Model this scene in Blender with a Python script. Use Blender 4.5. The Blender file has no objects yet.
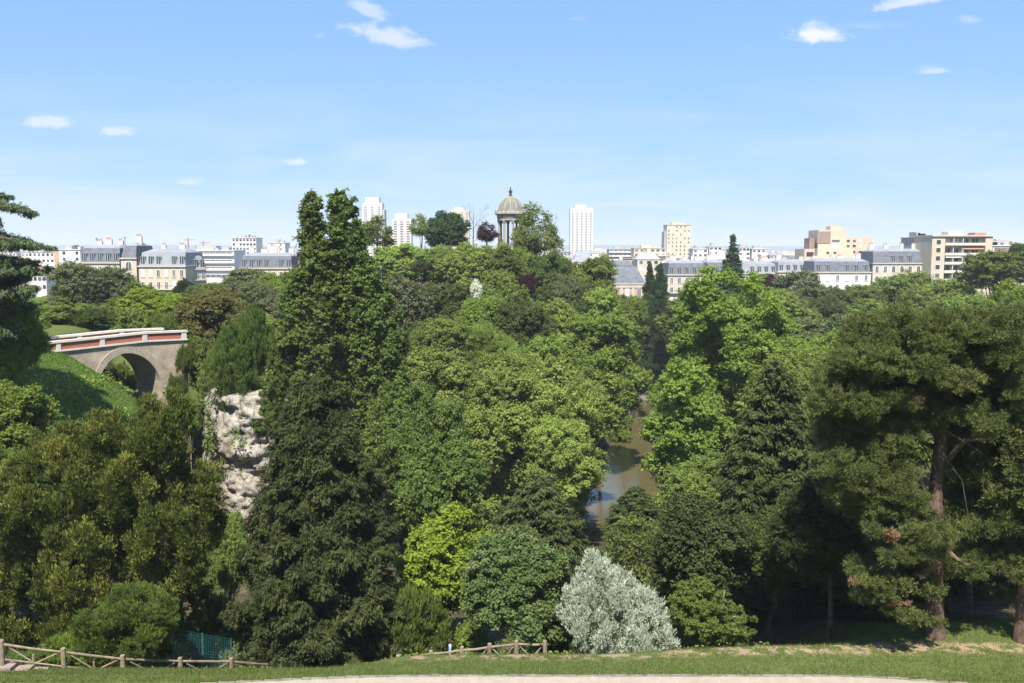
import bpy, math, random
import numpy as np
from mathutils import Vector, Matrix

# ------------------------------------------------------------------ camera, sky, sun, exposure
SC = bpy.context.scene
COL = SC.collection
F = 900.0; CX, CY = 512.0, 341.5; HORIZON = 248.0
PITCH = math.atan((CY - HORIZON) / F)
cam_data = bpy.data.cameras.new("camera")
cam = bpy.data.objects.new("camera", cam_data); COL.objects.link(cam)
cam_data.sensor_width = 36.0; cam_data.lens = F / 1024 * 36.0
cam_data.clip_start = 0.5; cam_data.clip_end = 40000
cam.location = (0, 0, 0); cam.rotation_euler = (math.pi / 2 - PITCH, 0, 0)
SC.camera = cam

SUN_AZ = math.radians(188)      # clockwise from +Y: behind the camera, a little to the left
SUN_EL = math.radians(57)
sun_dir = Vector((math.sin(SUN_AZ) * math.cos(SUN_EL), math.cos(SUN_AZ) * math.cos(SUN_EL), math.sin(SUN_EL)))
sd = bpy.data.lights.new("sun", 'SUN'); sd.energy = 5.0; sd.angle = math.radians(0.5); sd.color = (1.0, 0.955, 0.88)
so = bpy.data.objects.new("sun", sd); COL.objects.link(so)
so.rotation_euler = sun_dir.to_track_quat('Z', 'Y').to_euler()
so.location = sun_dir * 200

SC.view_settings.view_transform = 'Standard'; SC.view_settings.look = 'None'
SC.view_settings.exposure = 1.02; SC.view_settings.gamma = 1.0
SC.render.engine = 'CYCLES'
cy = SC.cycles
cy.max_bounces = 6; cy.diffuse_bounces = 4; cy.glossy_bounces = 2; cy.transmission_bounces = 3
cy.volume_bounces = 0; cy.transparent_max_bounces = 4
cy.caustics_reflective = False; cy.caustics_refractive = False
cy.use_denoising = True
cy.use_adaptive_sampling = True; cy.adaptive_threshold = 0.015

def P(px, py, Y):
    """world point seen at photo pixel (px,py) at ground distance Y"""
    u = (px - CX) / F; v = (CY - py) / F
    dy = v * math.sin(PITCH) + math.cos(PITCH)
    dz = v * math.cos(PITCH) - math.sin(PITCH)
    s = Y / dy
    return Vector((u * s, Y, dz * s))

# ---- node helpers
class NT:
    def __init__(s, tree): s.t = tree; s.n = tree.nodes; s.l = tree.links
    def new(s, typ, **kw):
        n = s.n.new(typ)
        for k, v in kw.items(): setattr(n, k, v)
        return n
    def link(s, a, b): s.l.new(a, b)
    def math(s, op, a, b=None, clamp=False):
        n = s.new('ShaderNodeMath', operation=op); n.use_clamp = clamp
        for i, x in enumerate((a, b)):
            if x is None: continue
            if isinstance(x, (int, float)): n.inputs[i].default_value = x
            else: s.link(x, n.inputs[i])
        return n.outputs[0]
    def mix(s, fac, a, b, blend='MIX'):
        n = s.new('ShaderNodeMix', data_type='RGBA', blend_type=blend)
        for inp, x in ((n.inputs[0], fac), (n.inputs[6], a), (n.inputs[7], b)):
            if isinstance(x, (int, float)): inp.default_value = x
            elif isinstance(x, tuple): inp.default_value = (*x[:3], 1)
            else: s.link(x, inp)
        return n.outputs[2]
    def ramp(s, fac, stops):
        n = s.new('ShaderNodeValToRGB'); e = n.color_ramp.elements
        while len(e) < len(stops): e.new(0.5)
        for el, (p, c) in zip(e, stops):
            el.position = p; el.color = (*c[:3], 1) if isinstance(c, tuple) else (c, c, c, 1)
        s.link(fac, n.inputs[0]); return n.outputs[0]
    def noise(s, scale, detail=4, rough=0.55, vec=None, dist=0.0):
        n = s.new('ShaderNodeTexNoise'); n.inputs['Scale'].default_value = scale
        n.inputs['Detail'].default_value = detail; n.inputs['Roughness'].default_value = rough
        n.inputs['Distortion'].default_value = dist
        if vec is not None: s.link(vec, n.inputs['Vector'])
        return n.outputs['Fac']

# ---- world
W = bpy.data.worlds.new("World"); SC.world = W; W.use_nodes = True
wt = NT(W.node_tree); wt.n.clear()
sky = wt.new('ShaderNodeTexSky', sky_type='NISHITA'); sky.sun_disc = False
sky.sun_elevation = SUN_EL; sky.sun_rotation = SUN_AZ
sky.air_density = 1.0; sky.dust_density = 0.1; sky.ozone_density = 2.5
tc = wt.new('ShaderNodeTexCoord'); sep = wt.new('ShaderNodeSeparateXYZ'); wt.link(tc.outputs['Generated'], sep.inputs[0])
dx, dy, dz = sep.outputs
ys = wt.math('MAXIMUM', dy, 0.05)
U = wt.math('DIVIDE', dx, ys); V = wt.math('DIVIDE', dz, ys)
comb = wt.new('ShaderNodeCombineXYZ'); wt.link(U, comb.inputs[0]); wt.link(wt.math('MULTIPLY', V, 1.7), comb.inputs[1])
uv = comb.outputs[0]
n1 = wt.noise(38, 5, 0.6, uv); n2 = wt.noise(110, 3, 0.6, uv)
def cloud(px, py, a, b, dens, tilt=0.0, soft=0.55):
    d = P(px, py, 1.0); u0, v0 = d.x, d.z
    du = wt.math('SUBTRACT', U, u0); dv = wt.math('SUBTRACT', V, v0)
    if tilt: dv = wt.math('SUBTRACT', dv, wt.math('MULTIPLY', du, tilt))
    # flat bases: the lower half falls off faster
    dv = wt.math('MAXIMUM', dv, wt.math('MULTIPLY', dv, -1.7))
    p = wt.math('ADD', wt.math('POWER', wt.math('DIVIDE', du, a / F), 2), wt.math('POWER', wt.math('DIVIDE', dv, b / F), 2))
    p = wt.math('ADD', wt.math('POWER', p, 0.5), wt.math('MULTIPLY', wt.math('SUBTRACT', n1, 0.5), 1.5))
    p = wt.math('ADD', p, wt.math('MULTIPLY', wt.math('SUBTRACT', n2, 0.5), 0.7))
    m = wt.new('ShaderNodeMapRange', interpolation_type='SMOOTHSTEP')
    m.inputs[1].default_value = 1.0; m.inputs[2].default_value = .95 - soft * 1.35
    wt.link(p, m.inputs[0])
    return wt.math('MULTIPLY', m.outputs[0], dens)
acc = None
for c in ((48, 122, 36, 12, .62), (118, 132, 27, 9, .6), (298, 162, 18, 7, .65), (367, 10, 30, 13, .5, -.45), (388, 38, 50, 17, .62, -.18),
          (818, 36, 33, 15, .95), (905, 4, 50, 9, .65, .15), (868, 26, 60, 8, .18, 0, .9), (932, 71, 20, 8, .5), (969, 20, 14, 7, .35, 0, .8),
          (190, 182, 20, 7, .6, 0, .8), (82, 189, 24, 6, .5, 0, .8), (320, 36, 8, 5, .25, 0, .9), (578, 19, 14, 6, .2, 0, .9),
          (455, 105, 60, 9, .14, 0, 1), (240, 186, 60, 8, .22, 0, 1), (560, 172, 100, 12, .2, 0, 1), (10, 172, 30, 8, .3, 0, 1)):
    m = cloud(*c)
    acc = m if acc is None else wt.math('MAXIMUM', acc, m)
# thin high veil towards the horizon
comb2 = wt.new('ShaderNodeCombineXYZ'); wt.link(U, comb2.inputs[0]); wt.link(wt.math('MULTIPLY', V, 6.0), comb2.inputs[1])
veil = wt.ramp(wt.noise(3.2, 6, 0.6, comb2.outputs[0], 0.6), [(0.40, 0.0), (0.72, 1.0)])
band = wt.new('ShaderNodeMapRange', interpolation_type='SMOOTHSTEP')
band.inputs[1].default_value = 0.22; band.inputs[2].default_value = 0.03; wt.link(V, band.inputs[0])
veil = wt.math('MULTIPLY', wt.math('MULTIPLY', veil, band.outputs[0]), 0.55)
front = wt.math('GREATER_THAN', dy, 0.06)
acc = wt.math('MULTIPLY', wt.math('MAXIMUM', acc, veil), front)
# tone of the clear sky: the physical sky with its bright horizon compressed
sc_ = wt.new('ShaderNodeSeparateColor'); wt.link(sky.outputs[0], sc_.inputs[0])
cc_ = wt.new('ShaderNodeCombineColor')
BGS = 0.12
for k, (a_, g_) in enumerate(((0.246, .46), (0.364, .38), (0.49, .05))):
    v_ = wt.math('MULTIPLY', wt.math('POWER', wt.math('MULTIPLY', sc_.outputs[k], 0.135), g_), a_ / BGS)
    wt.link(v_, cc_.inputs[k])
skycol = wt.mix(acc, cc_.outputs[0], (4.05, 4.1, 4.3))
bg = wt.new('ShaderNodeBackground'); bg.inputs['Strength'].default_value = BGS
wt.link(skycol, bg.inputs[0])
wo = wt.new('ShaderNodeOutputWorld'); wt.link(bg.outputs[0], wo.inputs[0])

# ------------------------------------------------------------------ helpers
def material(name, build):
    m = bpy.data.materials.new(name); m.use_nodes = True
    t = NT(m.node_tree); t.n.clear()
    out = t.new('ShaderNodeOutputMaterial')
    sh = build(t, m, out)
    t.link(sh, out.inputs[0])
    return m
def principled(t, col, rough=0.8, spec=0.3, metal=0.0, bump=None, bstr=0.3, bdist=0.05):
    b = t.new('ShaderNodeBsdfPrincipled')
    if isinstance(col, tuple): b.inputs['Base Color'].default_value = (*col[:3], 1)
    else: t.link(col, b.inputs['Base Color'])
    b.inputs['Roughness'].default_value = rough; b.inputs['Specular IOR Level'].default_value = spec
    b.inputs['Metallic'].default_value = metal
    if bump is not None:
        n = t.new('ShaderNodeBump'); n.inputs['Strength'].default_value = bstr; n.inputs['Distance'].default_value = bdist
        t.link(bump, n.inputs['Height']); t.link(n.outputs[0], b.inputs['Normal'])
    return b.outputs[0]
def mottled(name, a, b, scale=0.6, rough=0.85, spec=0.2, bump=0.3, c=None):
    def f(t, m, out):
        co = t.new('ShaderNodeTexCoord').outputs['Object']
        n = t.noise(scale, 6, 0.62, co); n2 = t.noise(scale * 7, 4, 0.6, co)
        mixn = t.math('ADD', t.math('MULTIPLY', n, 0.7), t.math('MULTIPLY', n2, 0.3))
        st = [(0.36, a), (0.62, b)] + ([(0.72, c)] if c else [])
        return principled(t, t.ramp(mixn, st), rough, spec, bump=n2, bstr=bump, bdist=0.5 / max(scale, .1) * .05)
    return material(name, f)

def leafmat(name, A, B, tip=None, rough=0.6, trans=0.45, spec=0.12, warm=(1.60, 1.23, 1.3)):
    """leaf colours vary from leaf to leaf (attribute) and from tree to tree"""
    A, B, tip = [c and tuple(min(.8, x * w) for x, w in zip(c, warm)) for c in (A, B, tip)]
    def f(t, m, out):
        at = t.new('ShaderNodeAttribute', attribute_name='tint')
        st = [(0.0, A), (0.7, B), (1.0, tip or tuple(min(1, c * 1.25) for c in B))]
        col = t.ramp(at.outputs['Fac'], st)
        oi = t.new('ShaderNodeObjectInfo')
        h = t.new('ShaderNodeHueSaturation')
        t.link(t.math('ADD', t.math('MULTIPLY', oi.outputs['Random'], 0.014), 0.493), h.inputs['Hue'])
        t.link(t.math('ADD', t.math('MULTIPLY', oi.outputs['Random'], 0.3), 0.85), h.inputs['Value'])
        t.link(col, h.inputs['Color'])
        p = principled(t, h.outputs[0], rough, spec)
        tr = t.new('ShaderNodeBsdfTranslucent')
        tcol = t.mix(1.0, h.outputs[0], (1.25, 1.2, 0.55), 'MULTIPLY'); t.link(tcol, tr.inputs[0])
        mx = t.new('ShaderNodeMixShader'); mx.inputs[0].default_value = trans
        t.link(p, mx.inputs[1]); t.link(tr.outputs[0], mx.inputs[2])
        return mx.outputs[0]
    return material(name, f)

def tag(o, label=None, cat=None, group=None, kind=None):
    if label: o['label'] = label
    if cat: o['category'] = cat
    if group: o['group'] = group
    if kind: o['kind'] = kind
    return o
def empty(name, loc=(0, 0, 0), rz=0.0):
    o = bpy.data.objects.new(name, None); COL.objects.link(o)
    o.empty_display_size = 0.2; o.location = loc; o.rotation_euler = (0, 0, rz); return o
def link_mesh(name, me, parent=None, loc=(0, 0, 0)):
    o = bpy.data.objects.new(name, me); COL.objects.link(o); o.location = loc
    if parent: o.parent = parent
    return o

def np_mesh(name, V, Fq, mats, mat_idx=None, smooth=False, attr=None):
    """mesh from an (n,3) array and an (m,k) face array"""
    me = bpy.data.meshes.new(name)
    V = np.asarray(V, np.float32); Fq = np.asarray(Fq, np.int32); m, k = Fq.shape
    me.vertices.add(len(V)); me.vertices.foreach_set('co', V.ravel())
    me.loops.add(m * k); me.loops.foreach_set('vertex_index', Fq.ravel())
    me.polygons.add(m); me.polygons.foreach_set('loop_start', np.arange(0, m * k, k, dtype=np.int32))
    if mat_idx is not None: me.polygons.foreach_set('material_index', np.asarray(mat_idx, np.int32))
    if smooth: me.polygons.foreach_set('use_smooth', np.ones(m, bool))
    for x in mats: me.materials.append(x)
    if attr is not None:
        a = me.attributes.new('tint', 'FLOAT', 'FACE'); a.data.foreach_set('value', np.asarray(attr, np.float32))
    me.update(calc_edges=True); return me

class MB:
    """collects boxes, prisms and tubes into one mesh"""
    def __init__(s): s.v = []; s.f = []; s.mi = []; s.cur = 0
    def face(s, idx): s.f.append(tuple(idx)); s.mi.append(s.cur)
    def box(s, x0, x1, y0, y1, z0, z1):
        b = len(s.v)
        s.v += [(x, y, z) for z in (z0, z1) for (x, y) in ((x0, y0), (x1, y0), (x1, y1), (x0, y1))]
        for q in ((3, 2, 1, 0), (4, 5, 6, 7), (0, 1, 5, 4), (1, 2, 6, 5), (2, 3, 7, 6), (3, 0, 4, 7)): s.face([b + i for i in q])
        return s
    def frustum(s, x0, x1, y0, y1, z0, z1, dx, dy, dx2=None):
        dx2 = dx if dx2 is None else dx2
        b = len(s.v)
        s.v += [(x0, y0, z0), (x1, y0, z0), (x1, y1, z0), (x0, y1, z0),
                (x0 + dx, y0 + dy, z1), (x1 - dx2, y0 + dy, z1), (x1 - dx2, y1 - dy, z1), (x0 + dx, y1 - dy, z1)]
        for q in ((3, 2, 1, 0), (4, 5, 6, 7), (0, 1, 5, 4), (1, 2, 6, 5), (2, 3, 7, 6), (3, 0, 4, 7)): s.face([b + i for i in q])
        return s
    def prism(s, poly, y0, y1):
        """outline in x,z swept along y"""
        b = len(s.v); n = len(poly)
        s.v += [(x, y0, z) for x, z in poly] + [(x, y1, z) for x, z in poly]
        s.face([b + i for i in range(n)]); s.face([b + n + i for i in reversed(range(n))])
        for i in range(n): j = (i + 1) % n; s.face([b + j, b + i, b + n + i, b + n + j])
        return s
    def tube(s, pts, rad, n=7, rng=None, wob=0.0):
        pts = [Vector(p) for p in pts]; rings = []
        for i, p in enumerate(pts):
            d = (pts[min(i + 1, len(pts) - 1)] - pts[max(i - 1, 0)]).normalized()
            a = d.orthogonal().normalized() if i == 0 else (prev - d * prev.dot(d)).normalized()
            prev = a; bb = d.cross(a); b = len(s.v)
            for k in range(n):
                t = 2 * math.pi * k / n; r = rad[i] * (1 + (rng.uniform(-wob, wob) if rng else 0))
                s.v.append(tuple(p + a * (math.cos(t) * r) + bb * (math.sin(t) * r)))
            rings.append(b)
        for r0, r1 in zip(rings, rings[1:]):
            for k in range(n): s.face((r0 + k, r0 + (k + 1) % n, r1 + (k + 1) % n, r1 + k))
        s.face([rings[0] + k for k in reversed(range(n))]); s.face([rings[-1] + k for k in range(n)])
        return s
    def lathe(s, prof, n=24):
        rings = []
        for r, z in prof:
            rings.append(len(s.v))
            s.v += [(r * math.cos(2 * math.pi * k / n), r * math.sin(2 * math.pi * k / n), z) for k in range(n)]
        for r0, r1 in zip(rings, rings[1:]):
            for k in range(n): s.face((r0 + k, r0 + (k + 1) % n, r1 + (k + 1) % n, r1 + k))
        s.face([rings[0] + k for k in reversed(range(n))]); s.face([rings[-1] + k for k in range(n)])
        return s
    def mesh(s, name, *mats, smooth=False):
        me = bpy.data.meshes.new(name); me.from_pydata(s.v, [], s.f)
        for m in mats: me.materials.append(m)
        me.polygons.foreach_set('material_index', s.mi)
        if smooth: me.polygons.foreach_set('use_smooth', [True] * len(s.f))
        me.update(); return me
    def build(s, name, mat, parent=None, loc=(0, 0, 0), smooth=False):
        mats = mat if isinstance(mat, (list, tuple)) else [mat]
        return link_mesh(name, s.mesh(name, *mats, smooth=smooth), parent, loc)

def vnoise(p, seed=0):
    """value noise on an (n,3) array, 0..1"""
    p = np.asarray(p, float); i = np.floor(p).astype(np.int64); f = p - i; f = f * f * (3 - 2 * f)
    def h(x, y, z):
        n = (x * 374761393 + y * 668265263 + z * 2147483647 + seed * 144665) & 0xffffffff
        n = ((n ^ (n >> 13)) * 1274126177) & 0xffffffff
        return ((n ^ (n >> 16)) & 0xffff) / 65535.0
    r = 0
    for a in (0, 1):
        for b in (0, 1):
            for c in (0, 1):
                w = (f[:, 0] if a else 1 - f[:, 0]) * (f[:, 1] if b else 1 - f[:, 1]) * (f[:, 2] if c else 1 - f[:, 2])
                r = r + w * h(i[:, 0] + a, i[:, 1] + b, i[:, 2] + c)
    return r
def fbm(p, seed=0, o=4):
    r = 0; a = 0.5
    for k in range(o): r = r + a * vnoise(np.asarray(p) * 2 ** k, seed + k); a *= 0.5
    return r

# ------------------------------------------------------------------ terrain
def S(a, b, t):
    t = np.clip((t - a) / (b - a), 0, 1); return t * t * (3 - 2 * t)
LAKE = -36.0
def ground(x, y):
    x = np.asarray(x, float); y = np.asarray(y, float)
    lawn = -1.7 - 0.52 * np.clip(y, 0, 33.654)
    k = 0.30 - 0.14 * S(-12, -2, x) - 0.15 * S(3, 13, x)
    verge = -19.2 - k * np.clip(y - 39, 0, None)
    Yc = 42 + 2.8 * S(15.5, 20.5, x) - 1.7 * S(-5, -9, x)
    zc = -19.2 - k * (Yc - 39)
    yy = y - Yc
    drop = zc - 0.55 * np.clip(yy, 0, 11) - 0.17 * np.clip(yy - 11, 0, 60) - 0.3 * np.clip(yy - 60, 0, 10)
    near = np.where(y < 39, lawn, np.where(y < Yc, verge, drop))
    valley = np.maximum(near, -37.5)
    far = np.interp(y, [205, 213, 225, 300, 340, 420], [-37.5, -36.6, -35, -27, -24.5, -24])
    z = np.where(y > 160, far, valley)
    # right bank
    wr = S(0.165 * y + 2, 0.165 * y + 14, x) * S(44, 52, y)
    zr = np.interp(y, [44, 48, 60, 120, 200, 330], [-19.4, -20.8, -24, -26, -27, -24])
    z = np.where(y > 44, z * (1 - wr) + np.maximum(z, zr) * wr, z)
    # left hill with the lawn bank falling to the ravine
    zl = np.interp(x, [-60, -44.2, -42.2, -40.3, -38.3, -35.9, -33.5, -31, -27], [-8.3, -10.0, -11.0, -11.9, -12.9, -15.5, -19, -30, -37]) - 6 * S(86.5, 91, y) * (1 - S(100, 112, y)) * S(-50, -46, x)
    zl = np.where(y > 112, np.interp(x, [-60, -45, -38], [-12, -13, -15.0]), zl)
    wl = S(54, 68, y) * (1 - S(200, 290, y)) * (1 - S(-31, -27, x))
    z = np.where(wl > 0, np.maximum(z, z * (1 - wl) + zl * wl), z)
    # promontory right of the bridge
    d = np.sqrt(((x + 25) / 12.5) ** 2 + ((y - 121) / 33) ** 2)
    z = np.maximum(z, np.interp(d, [0, .78, .88, 1.1], [-10.2, -11.2, -14, -37.5]))
    # island with the temple on top
    d = np.sqrt(((x + 7) / 27) ** 2 + ((y - 189) / 58) ** 2)
    z = np.maximum(z, np.interp(d, [0, .13, .22, .38, .7, .95, 1.06], [-0.6, -0.7, -6.5, -12.5, -23, -32, -37.5]))
    # gentle relief
    n = fbm(np.stack([x.ravel() * .13, y.ravel() * .13, 0 * x.ravel()], 1), 3).reshape(x.shape) - 0.47
    amp = 1.6 * S(50, 60, y) + 0.12 * S(39.2, 40.5, y)
    return z + n * amp
def gz(x, y): return float(ground(np.array([x]), np.array([y]))[0])

def axis(stops):
    out = []
    for a, b, st in stops: out += list(np.arange(a, b, st))
    return np.array(out + [stops[-1][1]])
xs = axis([(-7000, -1000, 1000), (-1000, -200, 80), (-200, -72, 8), (-72, 60, .6), (60, 200, 8), (200, 1000, 80), (1000, 7000, 1000)])
ys_ = axis([(-60, -4, 4), (-4, 34, 2), (34, 50, .35), (50, 130, .7), (130, 260, 2.5), (260, 440, 12), (440, 1000, 60), (1000, 14000, 1000)])
XX, YY = np.meshgrid(xs, ys_)
ZZ = ground(XX, YY)
nx, ny = len(xs), len(ys_)
ii = (np.arange(ny - 1)[:, None] * nx + np.arange(nx - 1)[None, :]).ravel()
quads = np.stack([ii, ii + 1, ii + nx + 1, ii + nx], 1)

def mat_ground(t, m, out):
    g = t.new('ShaderNodeNewGeometry'); pos = g.outputs['Position']
    sp = t.new('ShaderNodeSeparateXYZ'); t.link(pos, sp.inputs[0]); yv = sp.outputs[1]
    sn = t.new('ShaderNodeSeparateXYZ'); t.link(g.outputs['True Normal'], sn.inputs[0])
    n1 = t.noise(0.35, 6, 0.65, pos); n2 = t.noise(6, 5, 0.7, pos); n3 = t.noise(1.3, 5, 0.6, pos)
    grass = t.ramp(n2, [(0.3, (0.055, 0.075, 0.02)), (0.55, (0.09, 0.115, 0.03)), (0.75, (0.15, 0.15, 0.055))])
    bare = t.ramp(n2, [(0.3, (0.20, 0.14, 0.08)), (0.7, (0.34, 0.26, 0.165))])
    # worn earth along the crest of the verge and in patches
    worn = t.ramp(n3, [(0.47, 0.0), (0.54, 1.0)])
    zone = t.new('ShaderNodeMapRange'); zone.inputs[1].default_value = 40.7; zone.inputs[2].default_value = 41.4
    zone.interpolation_type = 'SMOOTHSTEP'; t.link(yv, zone.inputs[0])
    zone2 = t.new('ShaderNodeMapRange'); zone2.inputs[1].default_value = 42.7; zone2.inputs[2].default_value = 42.1
    zone2.interpolation_type = 'SMOOTHSTEP'; t.link(yv, zone2.inputs[0])
    wornv = t.math('MULTIPLY', worn, t.math('MULTIPLY', zone.outputs[0], zone2.outputs[0]))
    col = t.mix(wornv, grass, bare)
    # woodland floor below the verge: leaf litter and sandy paths
    litter = t.ramp(n1, [(0.35, (0.03, 0.04, 0.015)), (0.5, (0.06, 0.055, 0.025)), (0.62, (0.10, 0.08, 0.045)), (0.74, (0.28, 0.2, 0.13))])
    wood = t.math('GREATER_THAN', yv, 50.0)
    lawnleft = t.math('MULTIPLY', t.math('LESS_THAN', sp.outputs[0], -35.5), t.math('LESS_THAN', yv, 112.0))
    wood = t.math('MULTIPLY', wood, t.math('SUBTRACT', 1.0, lawnleft))
    col = t.mix(wood, col, litter)
    city = t.math('GREATER_THAN', yv, 330.0)
    col = t.mix(city, col, (0.16, 0.15, 0.14))
    return principled(t, col, 0.95, 0.1, bump=n2, bstr=0.6, bdist=0.08)
M_ground = material('park_ground', mat_ground)
tg = link_mesh('ground', np_mesh('ground', np.stack([XX.ravel(), YY.ravel(), ZZ.ravel()], 1), quads, [M_ground], smooth=True))
tag(tg, kind='structure')

# path at the foot of the lawn: a bowed sheet with a row of kerb stones
M_path = mottled('sandy_path', (0.275, 0.23, 0.17), (0.345, 0.295, 0.225), 3.0, 0.95, 0.1, 0.25)
def edge_y(x):       # far edge of the path, bending towards the camera at both ends
    return 38.7 - 0.023 * np.clip(-4 - x, 0, 14) ** 1.55 - 0.036 * np.clip(x - 14, 0, 12) ** 1.7
px_ = np.arange(-60, 60.01, 0.5)
vp = []; fp = []
for i, x in enumerate(px_):
    e = float(edge_y(np.array(x)))
    vp += [(x, e - 4.2, -19.195), (x, e - 0.02, -19.16)]
    if i: b = 2 * i; fp.append((b - 2, b, b + 1, b - 1))
tag(link_mesh('path', np_mesh('path', vp, fp, [M_path])), kind='structure')
M_kerb = mottled('kerb_stone', (0.11, 0.105, 0.08), (0.25, 0.225, 0.18), 2.0, 0.9, 0.2, 0.4)
rng = random.Random(4)
kb = MB(); x = -40.0
while x < 40:
    L = rng.uniform(0.35, 0.8); e = float(edge_y(np.array(x + L / 2)))
    e += rng.uniform(-.03, .03); kb.box(x + .008, x + L - rng.uniform(.004, .02), e, e + 0.13 + rng.uniform(0, .07), -19.45, -19.155 + rng.uniform(-.012, .016)); x += L
tag(kb.build('kerb', M_kerb), kind='structure')

# lake
def mat_water(t, m, out):
    pos = t.new('ShaderNodeNewGeometry').outputs['Position']
    n = t.noise(0.25, 3, 0.5, pos); nb = t.noise(1.6, 4, 0.6, pos)
    col = t.ramp(n, [(0.3, (0.078, 0.063, 0.024)), (0.7, (0.095, 0.078, 0.031))])
    return principled(t, col, 0.10, 0.42, bump=nb, bstr=0.25, bdist=0.06)
M_water = material('murky_water', mat_water)
wv = [(-60, 66, LAKE), (70, 66, LAKE), (70, 226, LAKE), (-60, 226, LAKE)]
tag(link_mesh('water', np_mesh('water', wv, [(0, 1, 2, 3)], [M_water])), kind='structure')

# blue hills beyond the city
M_hill = mottled('far_woods', (0.035, 0.06, 0.03), (0.07, 0.09, 0.05), 0.004, 1.0, 0.0, 0.0)
hx = np.arange(-9000, 9001, 150.0); hy = np.array([8600, 9000, 9500, 10200, 11000.])
HX, HY = np.meshgrid(hx, hy)
prof = 16 + 60 * fbm(np.stack([hx / 1500, hx * 0, hx * 0], 1), 9, 5)
HZ = -26 + np.array([0, .55, 1, .8, 0])[:, None] * (prof[None, :] + 6)
n_ = len(hx); ii = (np.arange(len(hy) - 1)[:, None] * n_ + np.arange(n_ - 1)[None, :]).ravel()
tag(link_mesh('hills', np_mesh('hills', np.stack([HX.ravel(), HY.ravel(), HZ.ravel()], 1), np.stack([ii, ii + 1, ii + n_ + 1, ii + n_], 1), [M_hill], smooth=True)), kind='structure')

# air
mh = bpy.data.materials.new('pale_air'); mh.use_nodes = True
_t = NT(mh.node_tree); _t.n.clear(); _o = _t.new('ShaderNodeOutputMaterial')
_v = _t.new('ShaderNodeVolumePrincipled'); _v.inputs['Color'].default_value = (0.93, 0.96, 1.0, 1); _v.inputs['Density'].default_value = 0.00016
_t.link(_v.outputs[0], _o.inputs['Volume'])
hz = MB().box(-9500, 9500, -80, 14500, -39.5, 125).build('haze', mh); tag(hz, kind='stuff')

# ------------------------------------------------------------------ buildings
M_cream = mottled('cream_stone', (0.471, 0.398, 0.295), (0.532, 0.456, 0.345), 0.25, 0.9, 0.1, 0.1)
M_stone = mottled('pale_stone', (0.441, 0.390, 0.316), (0.517, 0.464, 0.387), 0.25, 0.9, 0.1, 0.1)
M_white = mottled('white_render', (0.562, 0.538, 0.492), (0.623, 0.597, 0.548), 0.12, 0.9, 0.1, 0.05)
M_grey = mottled('grey_concrete', (0.319, 0.310, 0.295), (0.395, 0.375, 0.351), 0.15, 0.9, 0.1, 0.05)
M_beige = mottled('beige_render', (0.502, 0.420, 0.310), (0.562, 0.486, 0.366), 0.12, 0.9, 0.1, 0.05)
M_peach = mottled('peach_render', (0.502, 0.383, 0.281), (0.547, 0.427, 0.323), 0.12, 0.9, 0.1, 0.05)
M_pinkbrick = mottled('pink_brick', (0.426, 0.265, 0.182), (0.486, 0.324, 0.232), 0.6, 0.9, 0.1, 0.1)
M_redbrown = mottled('red_brown_panel', (0.30, 0.14, 0.10), (0.36, 0.18, 0.13), 0.4, 0.8, 0.2, 0.05)
M_brown = mottled('brown_panel', (0.22, 0.16, 0.13), (0.28, 0.21, 0.17), 0.4, 0.8, 0.2, 0.05)
M_slate = mottled('slate_roof', (0.095, 0.10, 0.115), (0.155, 0.162, 0.178), 0.8, 0.9, 0.1, 0.1)
M_zinc = mottled('zinc_roof', (0.19, 0.20, 0.215), (0.26, 0.27, 0.285), 0.4, 0.85, 0.12, 0.05)
M_chim = mottled('chimney_plaster', (0.52, 0.46, 0.39), (0.62, 0.56, 0.48), 0.8, 0.9, 0.1, 0.1)
M_pot = mottled('terracotta_pot', (0.36, 0.16, 0.09), (0.45, 0.22, 0.13), 2, 0.9, 0.1, 0.1)
M_rail = mottled('dark_iron', (0.03, 0.03, 0.035), (0.05, 0.05, 0.05), 2, 0.6, 0.3, 0.0)
M_glass = material('window_glass', lambda t, m, o: principled(t, (0.035, 0.045, 0.055), 0.12, 0.5))
M_frame = mottled('window_frame_paint', (0.62, 0.60, 0.56), (0.70, 0.68, 0.64), 3, 0.7, 0.2, 0.0)
M_blind = mottled('roller_blind', (0.55, 0.53, 0.50), (0.66, 0.64, 0.60), 1, 0.8, 0.2, 0.0)

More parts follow.
